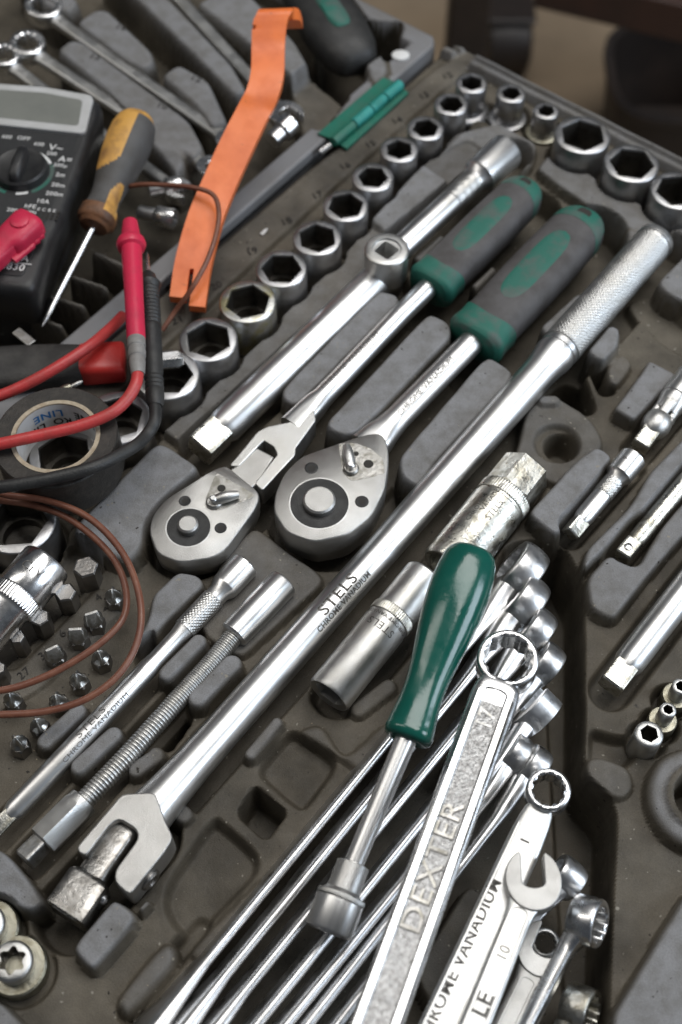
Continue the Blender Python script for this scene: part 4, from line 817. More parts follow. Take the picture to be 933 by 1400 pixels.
E_ = W(474, 1205, 17); inv = o.matrix_world.inverted(); e = inv @ (E_*MM)/MM; s0 = Vector((0, 0, 0))
pth = [Vector((4, 0, 0)), Vector((0, 0, 0))+e*.25, e*.6, e*.97]
rf = lambda t: (15-2.5*t)*k
MB().loft(tube([Vector((4, 0, 0))+(e-Vector((4, 0, 0)))*(i/10) for i in range(11)], rf, 28)).build('shaft', M['bar'], o)
# the socket on its tip is a separate thing
o, L = axis_thing('small_socket', 'small chrome socket fitted on the tip of the green handled driver', 'socket', (484, 1180, 17.5), (449, 1274, 14))
k = bits_of(465, 1225, 16)
MB().loft([secx(0, 'c', 18*k), secx(.4, 'c', 23*k), (secx(L*.40, 'c', 23.5*k)), secx(L*.44, 'c', 27*k), secx(L*.46, 'c', 31*k)]).build('drive_end', M['satin'], o)
ribbed(L*.46, L*.54, 33.5*k, .35, 56).build('knurled_band', M['satin'], o, ang=80)
MB().loft([secx(L*.54, 'c', 32*k), secx(L*.55, 'c', 33.5*k), secx(L*.97, 'c', 34*k), secx(L, 'c', 32.5*k), secx(L, 'c', 27*k), secx(L-.6, 'h', 25*k), secx(L-9, 'h', 24*k)]).build('hex_end', M['bar'], o)

# ------------------------------------------------------------------ small extension and flexible extension
o, L = axis_thing('extension_bar', 'slim chrome extension bar with knurled neck left of the flexible shaft', 'extension bar', (-12, 1142, 5), (336, 772, 6.5))
k = bits_of(160, 960, 8); lx = lambda x, y, z=7: local_px(o, [(x, y)], z)[0][0]
a1, a2, a3 = lx(246, 855), lx(287, 814), lx(303, 800)
square_drive(o, 0, 9, 10*k, M['oldchrome'], .3)
rod(o, 'shaft', M['bar'], [(8, 'c', 11*k), (11, 'c', 15*k), (a1*.80, 'c', 14.5*k), (a1*.84, 'c', 12.5*k), (a1*.96, 'c', 13*k), (a1, 'c', 15.5*k)])
knurl(a1, a2, 17*k, .42, 1.5, 96, .3).build('knurled_band', M['satin'], o, ang=80)
MB().loft([secx(a2, 'c', 15.5*k), secx(a3-2.5, 'c', 16*k), secx(a3, 'c', 21*k), secx(a3+.6, 'c', 21.5*k), secx(L-.5, 'c', 22*k), secx(L, 'c', 20.5*k), secx(L, 'q', 10*k), secx(L-6, 'q', 10*k)]).build('socket_end', M['bar'], o)
xt = lx(128, 990, 10); round_text(o, 'CHROME VANADIUM', 2.4, xt, 14.8*k+.06, .62, M['engrave'], sx=1.3); round_text(o, 'STELS', 3.4, xt, 14.8*k+.06, -.05, M['engrave'], sx=1.5)
o = thing('flexible_extension', 'flexible spring shaft extension with square drive and chrome ferrules', 'extension bar', Matrix.Translation(W(112, 1100, 4)*MM))
og = W(112, 1100, 4)
cp = [W(x, y, z)-og for x, y, z in ((108, 1103, 5), (180, 1027, 5.2), (242, 958, 5.6), (288, 908, 6), (330, 857, 6.5))]
path = crom(cp, 150); k = bits_of(220, 980, 6)
acc = [0]
for i in range(1, len(path)): acc.append(acc[-1]+(path[i]-path[i-1]).length)
def coil(t): return 14.2*k*(1-.12*(1-abs(math.sin(PI*t*acc[-1]/1.1)))**1.5)
MB().loft(tube(path, coil, 32)).build('spring_coil', M['satin'], o, ang=80)
def sub_axis(parent, a, b):
    e = bpy.data.objects.new('tmp', None); return frame(a, b)
def ferrule(a, b, secs, name, matx, kk, drive=None):
    fm = frame(a+og, b+og); Lf = (b-a).length
    ob = MB().loft([secx(Lf*t, kd, r_*kk, n=48, rot=.3) for t, kd, r_ in secs]).build(name, matx, o, bevel=.15); ob.matrix_local = o.matrix_world.inverted() @ fm; return ob
k2 = bits_of(90, 1120, 5); a = W(116, 1094, 5)-og; b = W(58, 1152, 5)-og
fr_ = ferrule(a, b, [(0, 'c', 18), (.02, 'c', 22), (.12, 'c', 22.5), (.20, 'h', 25), (.97, 'h', 25), (1.0, 'c', 20)], 'ferrule', M['satin'], k2)
a = W(60, 1150, 5)-og; b = W(33, 1177, 5)-og
ferrule(a, b, [(0, 'q', 13), (.92, 'q', 13.5), (1, 'q', 11)], 'square_drive', M['tip'], k2)
k3 = bits_of(355, 830, 7); a = W(318, 870, 6.3)-og; b = W(388, 796, 7)-og
ferrule(a, b, [(0, 'c', 17), (.03, 'c', 21), (.32, 'c', 21.5), (.36, 'c', 22), (.97, 'c', 22.5), (1, 'c', 21), (1, 'q', 11), (.8, 'q', 11)], 'ferrule', M['bar'], k3)

# ------------------------------------------------------------------ screwdriver bits in the holder
def hexbit(px, py, wpx, zt, lab, kind):
    r = mmw(wpx, px, py, zt)/2; o = upright('screwdriver_bit', lab, 'bit', px, py, zt, -5, random.uniform(0, 1), 'screwdriver bits in the holder')
    if kind == 'hex':
        MB().loft([secz(0, 'h', r, n=24), secz(zt+4.4, 'h', r, n=24), secz(zt+5, 'h', r*.86, n=24)]).build('hex_tip', M['darksteel'], o, bevel=.15); return
    hb = zt-6
    MB().loft([secz(0, 'h', r, n=24), secz(hb+4.3, 'h', r, n=24), secz(hb+5, 'c', r*.8, n=24)]).build('shank', M['darksteel'], o)
    if kind == 'slot':
        MB().loft([secz(hb+4.8, 'c', r*.80, n=24), secz(hb+6.5, 's', r*.9, r*.70, n=24), secz(zt+4.8, 'q', r*.62, r*.16, n=24), secz(zt+5, 'q', r*.58, r*.12, n=24)]).build('tip', M['tip'], o)
    else:
        MB().loft([secz(hb+4.8, 'c', r*.80, n=48), secz(hb+6.2, 'x', r*.85, n=48), secz(hb+8.5, 'x', r*.72, n=48), secz(zt+4.6, 'x', r*.34, n=48), secz(zt+5, 'x', r*.12, n=48)]).build('tip', M['tip'], o, ang=25)
for x, y, wd, lab in [(117, 774, 36, 'largest hex bit, nearest the grey block'), (89, 809, 31, 'second largest hex bit beside the lying knurled socket'), (54, 843, 28, 'middle hex bit just below the lying knurled socket'), (23, 870, 23, 'small hex bit, second from the left edge'), (-3, 913, 22, 'smallest hex bit cut by the left edge')]:
    hexbit(x, y, wd, 12, lab, 'hex')
for x, y, lab in [(125, 838, 'narrow slotted bit, topmost of the slotted row'), (103, 860, 'widest slotted bit beside the moulded number 6'), (71, 886, 'slotted bit beside the moulded number 3')]: hexbit(x, y, 30, 12, lab, 'slot')
for x, y, lab in [(153, 806, 'cross tip bit at the top end of the slotted row'), (134, 890, 'cross tip bit, topmost of the lower row'), (104, 921, 'cross tip bit, second of the lower row'), (76, 950, 'short cross tip bit inside the brown wire loop'), (49, 983, 'cross tip bit just under the outer brown wire'), (21, 1008, 'lowest cross tip bit at the left edge'), (13, 948, 'greenish cross tip bit between the two brown wire strands')]: hexbit(x, y, 29, 12, lab, 'cross')
# chrome socket lying on the bits
o, L = axis_thing('spark_plug_socket', 'polished chrome socket with knurled band lying on the bits', 'socket', (64, 770, 15), (-40, 890, 15))
k = bits_of(30, 810, 15)
MB().loft([secx(8, 'c', 28*k), secx(0, 'c', 32*k), secx(-.3, 'c', 35*k), secx(.6, 'c', 36.5*k), (secx(L*.36, 'c', 36.5*k)), secx(L*.37, 'c', 35.5*k)]).build('socket_barrel', M['chrome'], o)
ribbed(L*.37, L*.50, 36*k, .5, 48).build('knurled_band', M['chrome'], o, ang=80)
rod(o, 'drive_end', M['chrome'], [(L*.50, 'c', 34*k), (L*.53, 'c', 31*k), (L*.97, 'c', 30*k), (L, 'c', 28*k)])
tv, tf = text2d('CrV', 5, 'CENTER', 0); MB().add([(L*.18-y, -math.sin(-(x/(36*k))-.2)*(36.5*k+.1), math.cos(-(x/(36*k))-.2)*(36.5*k+.1)) for x, y in tv], tf).build('lettering', M['engrave'], o, smooth=False)

# ------------------------------------------------------------------ right hand small drive tools
o, L = axis_thing('universal_joint', 'small chrome universal joint with square drive at the right edge', 'universal joint', (874, 612, 4), (948, 512, 7))
k = bits_of(900, 570, 5)
square_drive(o, 0, 9, 12*k, M['oldchrome'], .1)
MB().loft([secx(x, 'c', r_*k) for x, r_ in ((7, 10), (8, 14), (10, 18), (13, 20), (16, 19), (18, 15), (19, 8))]).build('drive_yoke', M['satin'], o)
for s_ in (-1, 1): MB().loft([secx(14+t*12, 's', 4*k*1.3, 9*k, cy=s_*12*k, n=24) for t in (0, .3, .6, .9, 1.0)]).build('yoke_arm', M['satin'], o)
for s_ in (-1, 1):
    b_ = MB().loft([secz(0, 'c', 6*k, n=20), secz(4.6, 'c', 6*k, n=20), secz(5.4, 'c', 4.5*k, n=20)]).build('cross_pin', M['satin'], o); b_.matrix_local = Matrix.Translation((17*MM, 0, 0)) @ Matrix.Rotation(s_*PI/2-.3, 4, 'X')
MB().loft([secx(20, 's', 16*k, 12*k), secx(24, 'c', 19*k), secx(27, 'c', 21*k), secx(27.4, 'c', 19.5*k), secx(28.2, 'c', 19.5*k), secx(28.6, 'c', 21*k), secx(L, 'c', 21*k)]).build('socket_end', M['bar'], o)
for s_ in (-1, 1): MB().loft([secx(17+t*8, 's', 9*k*(.7+.3*t), 4*k, cz=s_*14*k, n=24) for t in (0, .15, .5, 1.0)]).build('yoke_arm', M['satin'], o)
o, L = axis_thing('extension_bar', 'stubby chrome extension with knurled neck in the right tray', 'extension bar', (779, 731, 4.5), (866, 626, 6))
k = bits_of(820, 680, 6)
square_drive(o, 0, 7.5, 10.5*k, M['oldchrome'], .5)
rod(o, 'shaft', M['bar'], [(7, 'c', 11*k), (9.5, 'c', 13.5*k), (L*.50, 'c', 13.5*k)])
knurl(L*.50, L*.68, 14.5*k, .4, 1.4, 84, .3).build('knurled_band', M['satin'], o, ang=80)
MB().loft([secx(L*.68, 'c', 13*k), secx(L*.74, 'c', 15.5*k), secx(L*.76, 'c', 19*k), secx(L*.99, 'c', 19.5*k), secx(L, 'c', 18*k), secx(L, 'q', 10*k), secx(L-5, 'q', 10*k)]).build('socket_end', M['bar'], o)
q = L*.88; round_text(o, '9', 3, q, 19.5*k+.05, -.2, M['engrave'])
o, L = axis_thing('extension_bar', 'thin extension bar right of the stubby one, running off the edge', 'extension bar', (850, 762, 4), (1010, 572, 6))
k = bits_of(890, 710, 6); square_drive(o, 0, 8, 11*k, M['oldchrome'], 0.0); rod(o, 'shaft', M['oldchrome'], [(7.5, 'c', 10*k), (10, 'c', 12.5*k), (L*.95, 'c', 12.5*k), (L, 'c', 12*k)])
MB().loft([secz(0, 'c', 1.7, n=20), secz(.5, 'c', 1.5, n=20), secz(.8, 'c', .6, n=20)]).build('detent_ball', M['chrome'], o).location = (3.6*MM, 0, 11*k*MM)
o, L = axis_thing('extension_bar', 'thick round extension bar with square tip at the right edge', 'extension bar', (834, 940, 5.5), (1015, 705, 7))
k = bits_of(870, 890, 8); square_drive(o, 0, 10, 17*k, M['oldchrome'], 0.1); rod(o, 'shaft', M['bar'], [(9, 'c', 17*k), (12.5, 'c', 21.5*k), (L, 'c', 21.5*k)])
for s_ in ((888, 1003, 40, 11, 0, 'small round socket with hex hole, the nearest of the right edge row'), (914, 970, 23, 11, 40, 'tiny socket on a brassy flange, middle of the right edge row'), (932, 938, 25, 10, 40, 'tiny flanged socket cut by the right edge')):
    x, y, wd, zt, fw, lab = s_; r = mmw(wd, x, y, zt)/2
    o = upright('small_socket', lab, 'socket', x, y, zt, -6.5, .3, 'tiny sockets at the right edge')
    if fw:
        fr = mmw(fw, x, y, 3)/2; MB().loft([secz(z, 'c', q_) for z, q_ in ((0, fr*.95), (.5, fr), (8.2, fr), (8.8, fr*.92), (9, r))]).build('drive_end', M['brass'], o)
        mb = socket_body(r, zt-2.5, r*.62, depth=6); mb.v = [(a, b, c+9) for a, b, c in mb.v]; mb.build('hex_end', [M['satin'], M['bore']], o)
    else: socket_body(r, zt+6.5, r*.62, depth=9, ch=1.0).build('socket_body', [M['satin'], M['bore']], o)
for x, y, zt, lab in ((16, 1313, 10, 'star bore socket on a brassy flange in the lower left corner'), (-22, 1262, 10, 'flanged socket cut by the left edge above the star bore one')):
    o = upright('star_socket', lab, 'socket', x, y, zt, -2.5, .2, 'star sockets at the lower left')
    MB().loft([secz(z, 'c', q_) for z, q_ in ((0, 9.2), (.4, 9.6), (5.6, 9.6), (6.2, 9.0), (6.3, 6.5))]).build('drive_end', M['brass'], o)
    mb = socket_body(6.4, zt-3.8, 4.3, 'e', depth=5, ch=1.0); mb.v = [(a, b, c+6.2) for a, b, c in mb.v]; mb.build('star_end', [M['satin'], M['bore']], o)

# ------------------------------------------------------------------ lid spanners and grip
for i, (a, b, ra, rb, lab) in enumerate([((62, 18), (318, 196), 26, 22, 'spanner in the lid between the blocks numbered 14 and 12'), ((40, 70), (290, 232), 24, 20, 'spanner in the lid passing behind the yellow screwdriver handle'), ((225, -22), (392, 160), 26, 24, 'spanner in the lid whose end shows right of the orange tool'), ((8, 86), (243, 262), 22, 20, 'spanner in the lid nearest the multimeter')]):
    o, L = axis_thing('combination_spanner', lab, 'spanner', (*a, 3), (*b, 3), 'spanners clipped in the lid')
    k = bits_of(*a, 3); kb_ = bits_of(*b, 3)
    ring_end(o, (0, 0, 2), ra*k, ra*k*.66, 8, math.radians(8), M['chrome'])
    shaft_loft(o, [(ra*k*.7, 11*k, 2.6, 0, .6), (ra*k*1.5, 9*k, 2.3, 0, .2), (L*.5, 8.5*k, 2.2, 0, 0), (L-rb*kb_*1.3, 9*kb_, 2.3, 0, 0), (L-rb*kb_*.7, 14*kb_, 2.6, 0, 0)], M['satin'])
    open_jaw(o, (L, 0, .2), rb*kb_, rb*kb_*.95, 5.5, .25, M['chrome'])
o, L = axis_thing('grip_handle', 'black handle with green inlay lying in the far end of the lid', 'handle', (410, -30, 6), (492, 92, 4))
k = bits_of(450, 40, 5)
MB().loft([secx(L*t, 's', r_*k, r_*k*.7, n=40, p=2.6) for t, r_ in ((0, 36), (.3, 42), (.6, 44), (.85, 38), (.95, 30), (1, 18))]).build('handle_body', M['black'], o, ang=60)
MB().loft([secz(29*k, 's', 24*k*1.6, 15*k, n=40, cx=L*.55), secz(32.5*k, 's', 22*k*1.6, 13*k, n=40, cx=L*.55)]).build('handle_inlay', M['greenrub'], o, ang=60)

# ------------------------------------------------------------------ multimeter
ZM = 27.0
mr = (W(52, 385, ZM)-W(141, 140, ZM)); yv = (-mr); yv.z = 0; yv.normalize(); xv = Vector((yv.y, -yv.x, 0))
org = W(30, 236, ZM); org.z = 0
mt = thing('multimeter', 'black handheld multimeter with grey screen and rotary dial at left edge', 'multimeter', Matrix.Translation(org*MM) @ Matrix(((xv.x, yv.x, 0), (xv.y, yv.y, 0), (0, 0, 1))).to_4x4())
ml = lambda x, y, z=ZM: local_px(mt, [(x, y)], z)[0]
xr = ml(112, 215)[0]; ytop = ml(128, 132)[1]+3; ystep = ml(76, 318)[1]; ybot = ml(46, 398)[1]; xl = xr-66
def body_ring(z, ins):
    P = [(xr-ins, ybot+ins), (xr-ins, ystep), (xr-ins+.8, ystep+5), (xr-ins+.8, ytop-10), (xr-ins-2, ytop-ins-3), (xr*.5+xl*.5, ytop-ins+3), (xl+ins+2, ytop-ins-3), (xl+ins-.8, ytop-10), (xl+ins-.8, ystep+5), (xl+ins, ystep), (xl+ins, ybot+ins)]
    return [(a, b, z) for a, b in rpoly(P, 5, 5)]
MB().loft([body_ring(2, 4), body_ring(4, 1.5), body_ring(ZM-6, 0), body_ring(ZM-2.4, .3), body_ring(ZM-.8, 1.4), body_ring(ZM, 3.2)]).build('meter_body', M['meter'], mt, ang=60)
fr1 = [(a, b) for a, b in rpoly([(xr-5, ystep+1.2), (xr-4.2, ytop-11), (xr-6, ytop-7), (xr*.5+xl*.5, ytop-3), (xl+6, ytop-7), (xl+4, ystep+1.2)], 3, 4)]
face = MB().prism(fr1, ZM-1, ZM+.25).build('face_panel', M['meterface'], mt, bevel=.2)
fr2 = [(a, b) for a, b in rpoly([(xr-6, ybot+6.5), (xr-5.2, ystep-1.2), (xl+5, ystep-1.2), (xl+6, ybot+6.5)], 3, 4)]
MB().prism(fr2, ZM-1, ZM+.5).build('jack_panel', M['meterface'], mt, bevel=.4)
def bez(ins): 
    tl_ = ml(0, 104); tr_ = ml(130, 134); br_ = ml(117, 186); y0 = br_[1]; y1 = tr_[1]; xR = (tr_[0]+br_[0])/2
    return [(a, b) for a, b in rpoly([(xR-ins+1, y0+ins), (xR-ins-1.2, y1-ins), (xR-24, y1-ins+2.2), (xl+9+ins, y1-ins+1), (xl+8+ins, y0+ins)], 3.4-ins*.3, 6)]
b0 = bez(0); b1 = bez(4.0)
MB().prism(b0, ZM-1, ZM+1.6).build('screen_bezel', M['bezel'], mt, bevel=.6)
MB().prism(b1, ZM+1, ZM+1.75).build('lcd_window', M['lcd'], mt, bevel=.1)
dc = ml(30, 236); kd = bits_of(30, 236, ZM); dr = 37*kd
MB().loft([secz(ZM+.2, 'c', dr*1.0, n=64), secz(ZM+3.4, 'c', dr*.97, n=64), secz(ZM+4.2, 'c', dr*.90, n=64), secz(ZM+3.6, 'c', dr*.80, n=64)]).build('dial', M['meter'], mt).location = (dc[0]*MM, dc[1]*MM, 0)
kn = MB().loft([secx(x, 's', w_, h_, n=28, cz=ZM+3.5) for x, w_, h_ in ((-dr*.86, 1.5, 2), (-dr*.7, 2.6, 4.5), (0, 3.0, 5.4), (dr*.6, 2.6, 4.8), (dr*.84, 1.2, 2.5))]).build('dial_knob', M['meter'], mt, ang=60)
kn.matrix_local = Matrix.Translation((dc[0]*MM, dc[1]*MM, 0)) @ Matrix.Rotation(math.radians(92), 4, 'Z')
def arc(r0, r1, a0, a1, matx, name):
    ts = np.linspace(math.radians(a0), math.radians(a1), 24); mb = MB()
    mb.v = [(dc[0]+r0*math.cos(t), dc[1]+r0*math.sin(t), ZM+.32) for t in ts]+[(dc[0]+r1*math.cos(t), dc[1]+r1*math.sin(t), ZM+.32) for t in ts]
    mb.f = [(i, i+1, 25+i, 24+i)[::-1] for i in range(23)]; mb.m = [0]*23; mb.build(name, matx, mt, smooth=False)
arc(dr*1.05, dr*1.16, 32, 72, M['white'], 'dial_arc'); arc(dr*1.05, dr*1.20, -55, 28, M['greenrub'], 'dial_arc'); arc(dr*1.05, dr*1.16, 92, 160, M['white'], 'dial_arc'); arc(dr*1.05, dr*1.2, -150, -105, M['greenrub'], 'dial_arc'); arc(dr*1.05, dr*1.16, -85, -62, M['white'], 'dial_arc')
ta = 0.0
for s_, x, y, z_ in [('OFF', 33, 190, 2.6), ('600', 10, 188, 2.3), ('600', 54, 198, 2.3), ('V~', 77, 203, 4.2), ('200', 71, 211, 2.3), ('A=', 90, 219, 3.8), ('200µ', 83, 227, 2.3), ('2m', 83, 240, 2.6), ('20m', 80, 254, 2.6), ('200m', 75, 266, 2.6), ('10A', 59, 276, 2.6), ('hFE', 42, 283, 2.6), ('E C B E', 64, 288, 1.9), ('NPN', 42, 291, 1.9), ('200', 17, 288, 2.3)]:
    c = ml(x, y); flat_text(mt, s_, z_*1.25, c, ta, ZM+.36, M['white'], 'scale_lettering', bold=.01)
c = ml(16, 353); flat_text(mt, 'V/ΩmA', 4.6, c, 0, ZM+.62, M['white'], 'jack_lettering', bold=.01)
c = ml(16, 366); flat_text(mt, 'AS830', 4.8, (c[0]-1, c[1]), 0, ZM+.62, M['white'], 'model_lettering', bold=.02)
c = ml(18, 360); MB().box((c[0]-3, c[1], ZM+.6), (22, .45, .08)).build('rule_line', M['white'], mt)
for i in range(5):
    for j in range(3):
        c = ml(52, 297); MB().box((c[0]+i*2.0, c[1]+j*1.9, ZM+.28), (1.3, 1.3, .15)).build('pin_hole_shade', M['mark'], mt)  # near-black squares on the face, shade of the pin holes as colour
o, L = axis_thing('banana_plug', 'bright red test lead plug on the multimeter face', 'plug', (-22, 366, 33), (47, 300, 35))
k = bits_of(20, 330, 34)
MB().loft([secx(L*t, 's', a_*k, b_*k, n=36, p=3.4) for t, a_, b_ in ((-.1, 15, 13), (.2, 17, 15), (.45, 17, 15), (.47, 20, 16), (.6, 23, 18), (.9, 24, 19), (.97, 22, 17), (1, 17, 13))]).build('plug_body', M['red'], o, ang=50)
MB().loft([secz(16*k, 'c', 13*k, n=32, cx=L*.78), secz(20.5*k, 'c', 13*k, n=32, cx=L*.78), secz(21.5*k, 'c', 11.5*k, n=32, cx=L*.78)]).build('plug_boss', M['red'], o)
MB().loft([secx(L*t, 's', a_*k, b_*k, n=24, cz=-9*k) for t, a_, b_ in ((.35, 24, 5), (.7, 27, 6), (.72, 24, 5), (.8, 27, 6), (.82, 24, 5), (.9, 26, 6), (.94, 20, 4))]).build('plug_flange', M['red'], o)

# ------------------------------------------------------------------ screwdriver with yellow and grey handle
o, L = axis_thing('screwdriver', 'screwdriver with worn yellow and grey handle leaning by the multimeter', 'screwdriver', (130, 306, 17), (192, 158, 27))
k = bits_of(160, 230, 24); n = 60
pr = [(0, 15), (.008, 19), (.02, 20)]; hp = [(0, 23), (.015, 25.5), (.06, 26), (.11, 25), (.14, 21.5), (.22, 20), (.32, 22), (.45, 26.5), (.6, 30), (.72, 31.5), (.84, 30.5), (.92, 27), (.97, 21), (.99, 14), (1, 6)]
ts = sorted(set([a for a, _ in hp]+[float(x) for x in np.linspace(.16, .9, 48)])); rg = [secx(L*t, 's', float(np.interp(t, [a for a, _ in hp], [b for _, b in hp]))*k, n=n, p=2.3) for t in ts]
reg = {}
for i in range(len(ts)-1):
    t = (ts[i]+ts[i+1])/2
    for j in range(n):
        th = math.degrees(2*PI*(j+.5)/n); key = 'grip_rubber'
        dA = abs(th-48); dB = abs(th-150)
        if t < .125: key = 'handle_collar'
        if t > .40 and dA < 62*min(1, ((t-.40)/.12))**.5*(1 if t < .93 else 4): key = 'handle_core'
        if t < .34 and t > .04 and dB < 30*min(1, ((.34-t)/.10))**.5: key = 'handle_core'
        if t > .955: key = 'handle_core'
        reg.setdefault(key, []).append((i, j))
for key, cells in reg.items():
    mb = MB(); idx = {}
    for i, j in cells:
        f = []
        for a, b in ((i, j), (i, (j+1) % n), (i+1, (j+1) % n), (i+1, j)):
            if (a, b) not in idx: idx[(a, b)] = len(mb.v); mb.v.append(rg[a][b])
            f.append(idx[(a, b)])
        mb.f.append(tuple(f)); mb.m.append(0)
    mb.build(key, {'grip_rubber': M['handlegrey'], 'handle_core': M['yellow'], 'handle_collar': M['brown']}[key], o, ang=60)
rod(o, 'handle_nose', M['brown'], [(-2.5, 'c', 10*k), (-1.8, 'c', 19*k), (0, 'c', 23*k), (.5, 'c', 23*k)])
e = o.matrix_world.inverted() @ (W(58, 446, 6)*MM)/MM
MB().loft(tube([e*t for t in (0, .3, .6, .82, .93, 1.0)], lambda t: 4.4*k if t < .7 else (3.4*k if t < .95 else .6*k), 20)).build('blade', M['chrome'], o)

# ------------------------------------------------------------------ orange pry tool
SPINE = [(257, 416, 10), (265, 362, 14), (281, 302, 19), (301, 252, 24), (323, 203, 30), (346, 156, 36), (359, 130, 40), (366, 103, 43), (367, 70, 46), (368, 45, 50), (371, 28, 53), (378, 20, 54), (386, 22, 51), (390, 33, 45)]
WID = [25, 25, 24, 23, 23, 22, 22, 22.5, 22.5, 23, 23.5, 24, 24, 24]
P0 = W(257, 416, 10); base = Vector((P0.x, P0.y, 10))
o = thing('pry_tool', 'orange plastic pry tool with forked tip and hooked end across the hinge', 'pry tool', Matrix.Translation(base*MM))
pts = [W(*q)-base for q in SPINE]; cr_ = crom(pts, 6); wid = np.interp(np.linspace(0, 1, len(cr_)), np.linspace(0, 1, len(WID)), WID)
CP = [0, .10, .22, .34, .44, .56, .66, .78, .90, 1.0]; cols = len(CP); mb = MB(); rows = []
side0 = None
for i, p in enumerate(cr_):
    fi = i/6; a_ = SPINE[min(int(fi), 13)]; b_ = SPINE[min(int(fi)+1, 13)]; kk = bits_of(*a_)*(1-fi % 1)+bits_of(*b_)*(fi % 1)
    t = (cr_[min(i+1, len(cr_)-1)]-cr_[max(i-1, 0)]).normalized()
    f = min(1, i/54); base_side = Vector((1, .06+.16*(1-f), 0)).normalized()
    sd = (base_side-t*base_side.dot(t)).normalized() if i < 56 else base_side
    rows.append([p+sd*(wid[i]*kk*(CP[c]*2-1)) for c in range(cols)])
for r_ in rows: mb.v += [tuple(q) for q in r_]
# tapered tines at the forked tip
for c in range(cols):
    tdir = (rows[1][c]-rows[0][c]); sh = 0.0
    q = Vector(mb.v[c]); q -= tdir*(-.5 if c < 5 else 0.6); mb.v[c] = tuple(q)
for i in range(len(rows)-1):
    for c in range(cols-1):
        if i < 5 and c == 4: continue
        mb.f.append((i*cols+c, i*cols+c+1, (i+1)*cols+c+1, (i+1)*cols+c)); mb.m.append(0)
mb.build('blade', M['orange'], o, solid=5.0, bevel=.9, seg=3, ang=40)

# ------------------------------------------------------------------ electrical tape
rt = 85/SC(76, 596, 30); ri = 57/SC(76, 596, 30); hT = 19.0
o = upright('electrical_tape', 'roll of black electrical tape with printed white cardboard core', 'tape roll', 76, 596, 30, 11, 0)
n = 72
MB().loft([secz(0, 'c', ri+.9, n=n), secz(0, 'c', rt-.4, n=n), secz(.5, 'c', rt, n=n), secz(hT-.5, 'c', rt, n=n), secz(hT, 'c', rt-.5, n=n), secz(hT-.1, 'c', ri+1.2, n=n)], closed=True).build('tape_winding', M['tape'], o)
MB().loft([secz(.2, 'c', ri-.5, n=n), secz(.2, 'c', ri+.9, n=n), secz(hT+.1, 'c', ri+1.1, n=n), secz(hT+.1, 'c', ri-.5, n=n)], closed=True).build('cardboard_core', M['card'], o)
mb = MB().loft([secz(.3, 'c', ri-.6, n=n), secz(hT-.6, 'c', ri-.6, n=n)], cap0=False, cap1=False); mb.f = [f[::-1] for f in mb.f]; mb.build('core_liner', M['liner'], o)
def inner_text(s_, size, th0, z, matx, up=1, sx=1.0):
    tv, tf = text2d(s_, size, 'CENTER', 0, .02, sx); R_ = ri-.75
    MB().add([(R_*math.cos(th0-up*x/R_), R_*math.sin(th0-up*x/R_), z+up*y) for x, y in tv], tf).build('printed_lettering', matx, o, smooth=False)
inner_text('LINE', 5.5, math.radians(112), 13.5, M['blueprint'], -1, 1.0); inner_text('PRO', 5.0, math.radians(88), 8.5, M['mark'], -1); inner_text('LINE', 5.0, math.radians(52), 13.0, M['mark'], -1); inner_text('PROFESSIONAL', 1.8, math.radians(110), 5.5, M['mark'], -1); inner_text('LINE', 5.0, math.radians(140), 8.0, M['mark'], -1)

# ------------------------------------------------------------------ leads, probes and wires
def cable(name, label, cat, pts, rpx, matx, part=None, n=14, parent=None, partname='cable'):
    og_ = W(*pts[0]); 
    if parent is None: parent = thing(name, label, cat, Matrix.Translation(og_*MM))
    inv = parent.matrix_world.inverted()
    path = crom([inv @ (W(*q)*MM)/MM for q in pts], 14); kk = bits_of(*pts[len(pts)//2][:2], pts[len(pts)//2][2])
    MB().loft(tube(path, rpx*kk, n)).build(partname, matx, parent, ang=70); return parent
# red lead: probe, boot, cable
o, L = axis_thing('red_test_lead', 'pinkish red meter probe with grey boot and red cable over the tape', 'test lead', (189, 512, 36), (178, 302, 36))
k = bits_of(183, 400, 36)
rod(o, 'probe_boot', M['greyboot'], [(0, 'c', 8.5*k), (1, 'c', 9.5*k), (L*.08, 'c', 11*k), (L*.085, 'c', 10.3*k), (L*.10, 'c', 10.3*k), (L*.105, 'c', 11.5*k), (L*.14, 'c', 12*k), (L*.145, 'c', 11*k), (L*.16, 'c', 11*k), (L*.165, 'c', 12.2*k), (L*.215, 'c', 12.2*k)])
rod(o, 'probe_body', M['red'], [(L*.213, 'c', 12.2*k), (L*.22, 'c', 12.6*k), (L*.5, 'c', 13*k), (L*.70, 'c', 14*k), (L*.80, 'c', 14.5*k), (L*.81, 'c', 19*k), (L*.835, 'c', 21*k), (L*.86, 'c', 19*k), (L*.875, 'c', 14*k), (L*.93, 'c', 12.5*k), (L*.99, 'c', 10.5*k), (L, 'c', 7*k)])
cable(None, None, None, [(189, 505, 36), (186, 525, 36), (173, 547, 35), (150, 566, 34.5), (110, 582, 34), (60, 594, 34), (0, 607, 34), (-40, 615, 30)], 8.5, M['redcable'], parent=o)
cable('red_cable', 'red cable curving over the black and red handle at left', 'cable', [(168, 432, 14), (150, 450, 18), (120, 475, 22), (70, 507, 22), (20, 533, 20), (-40, 556, 18)], 8.0, M['redcable'])
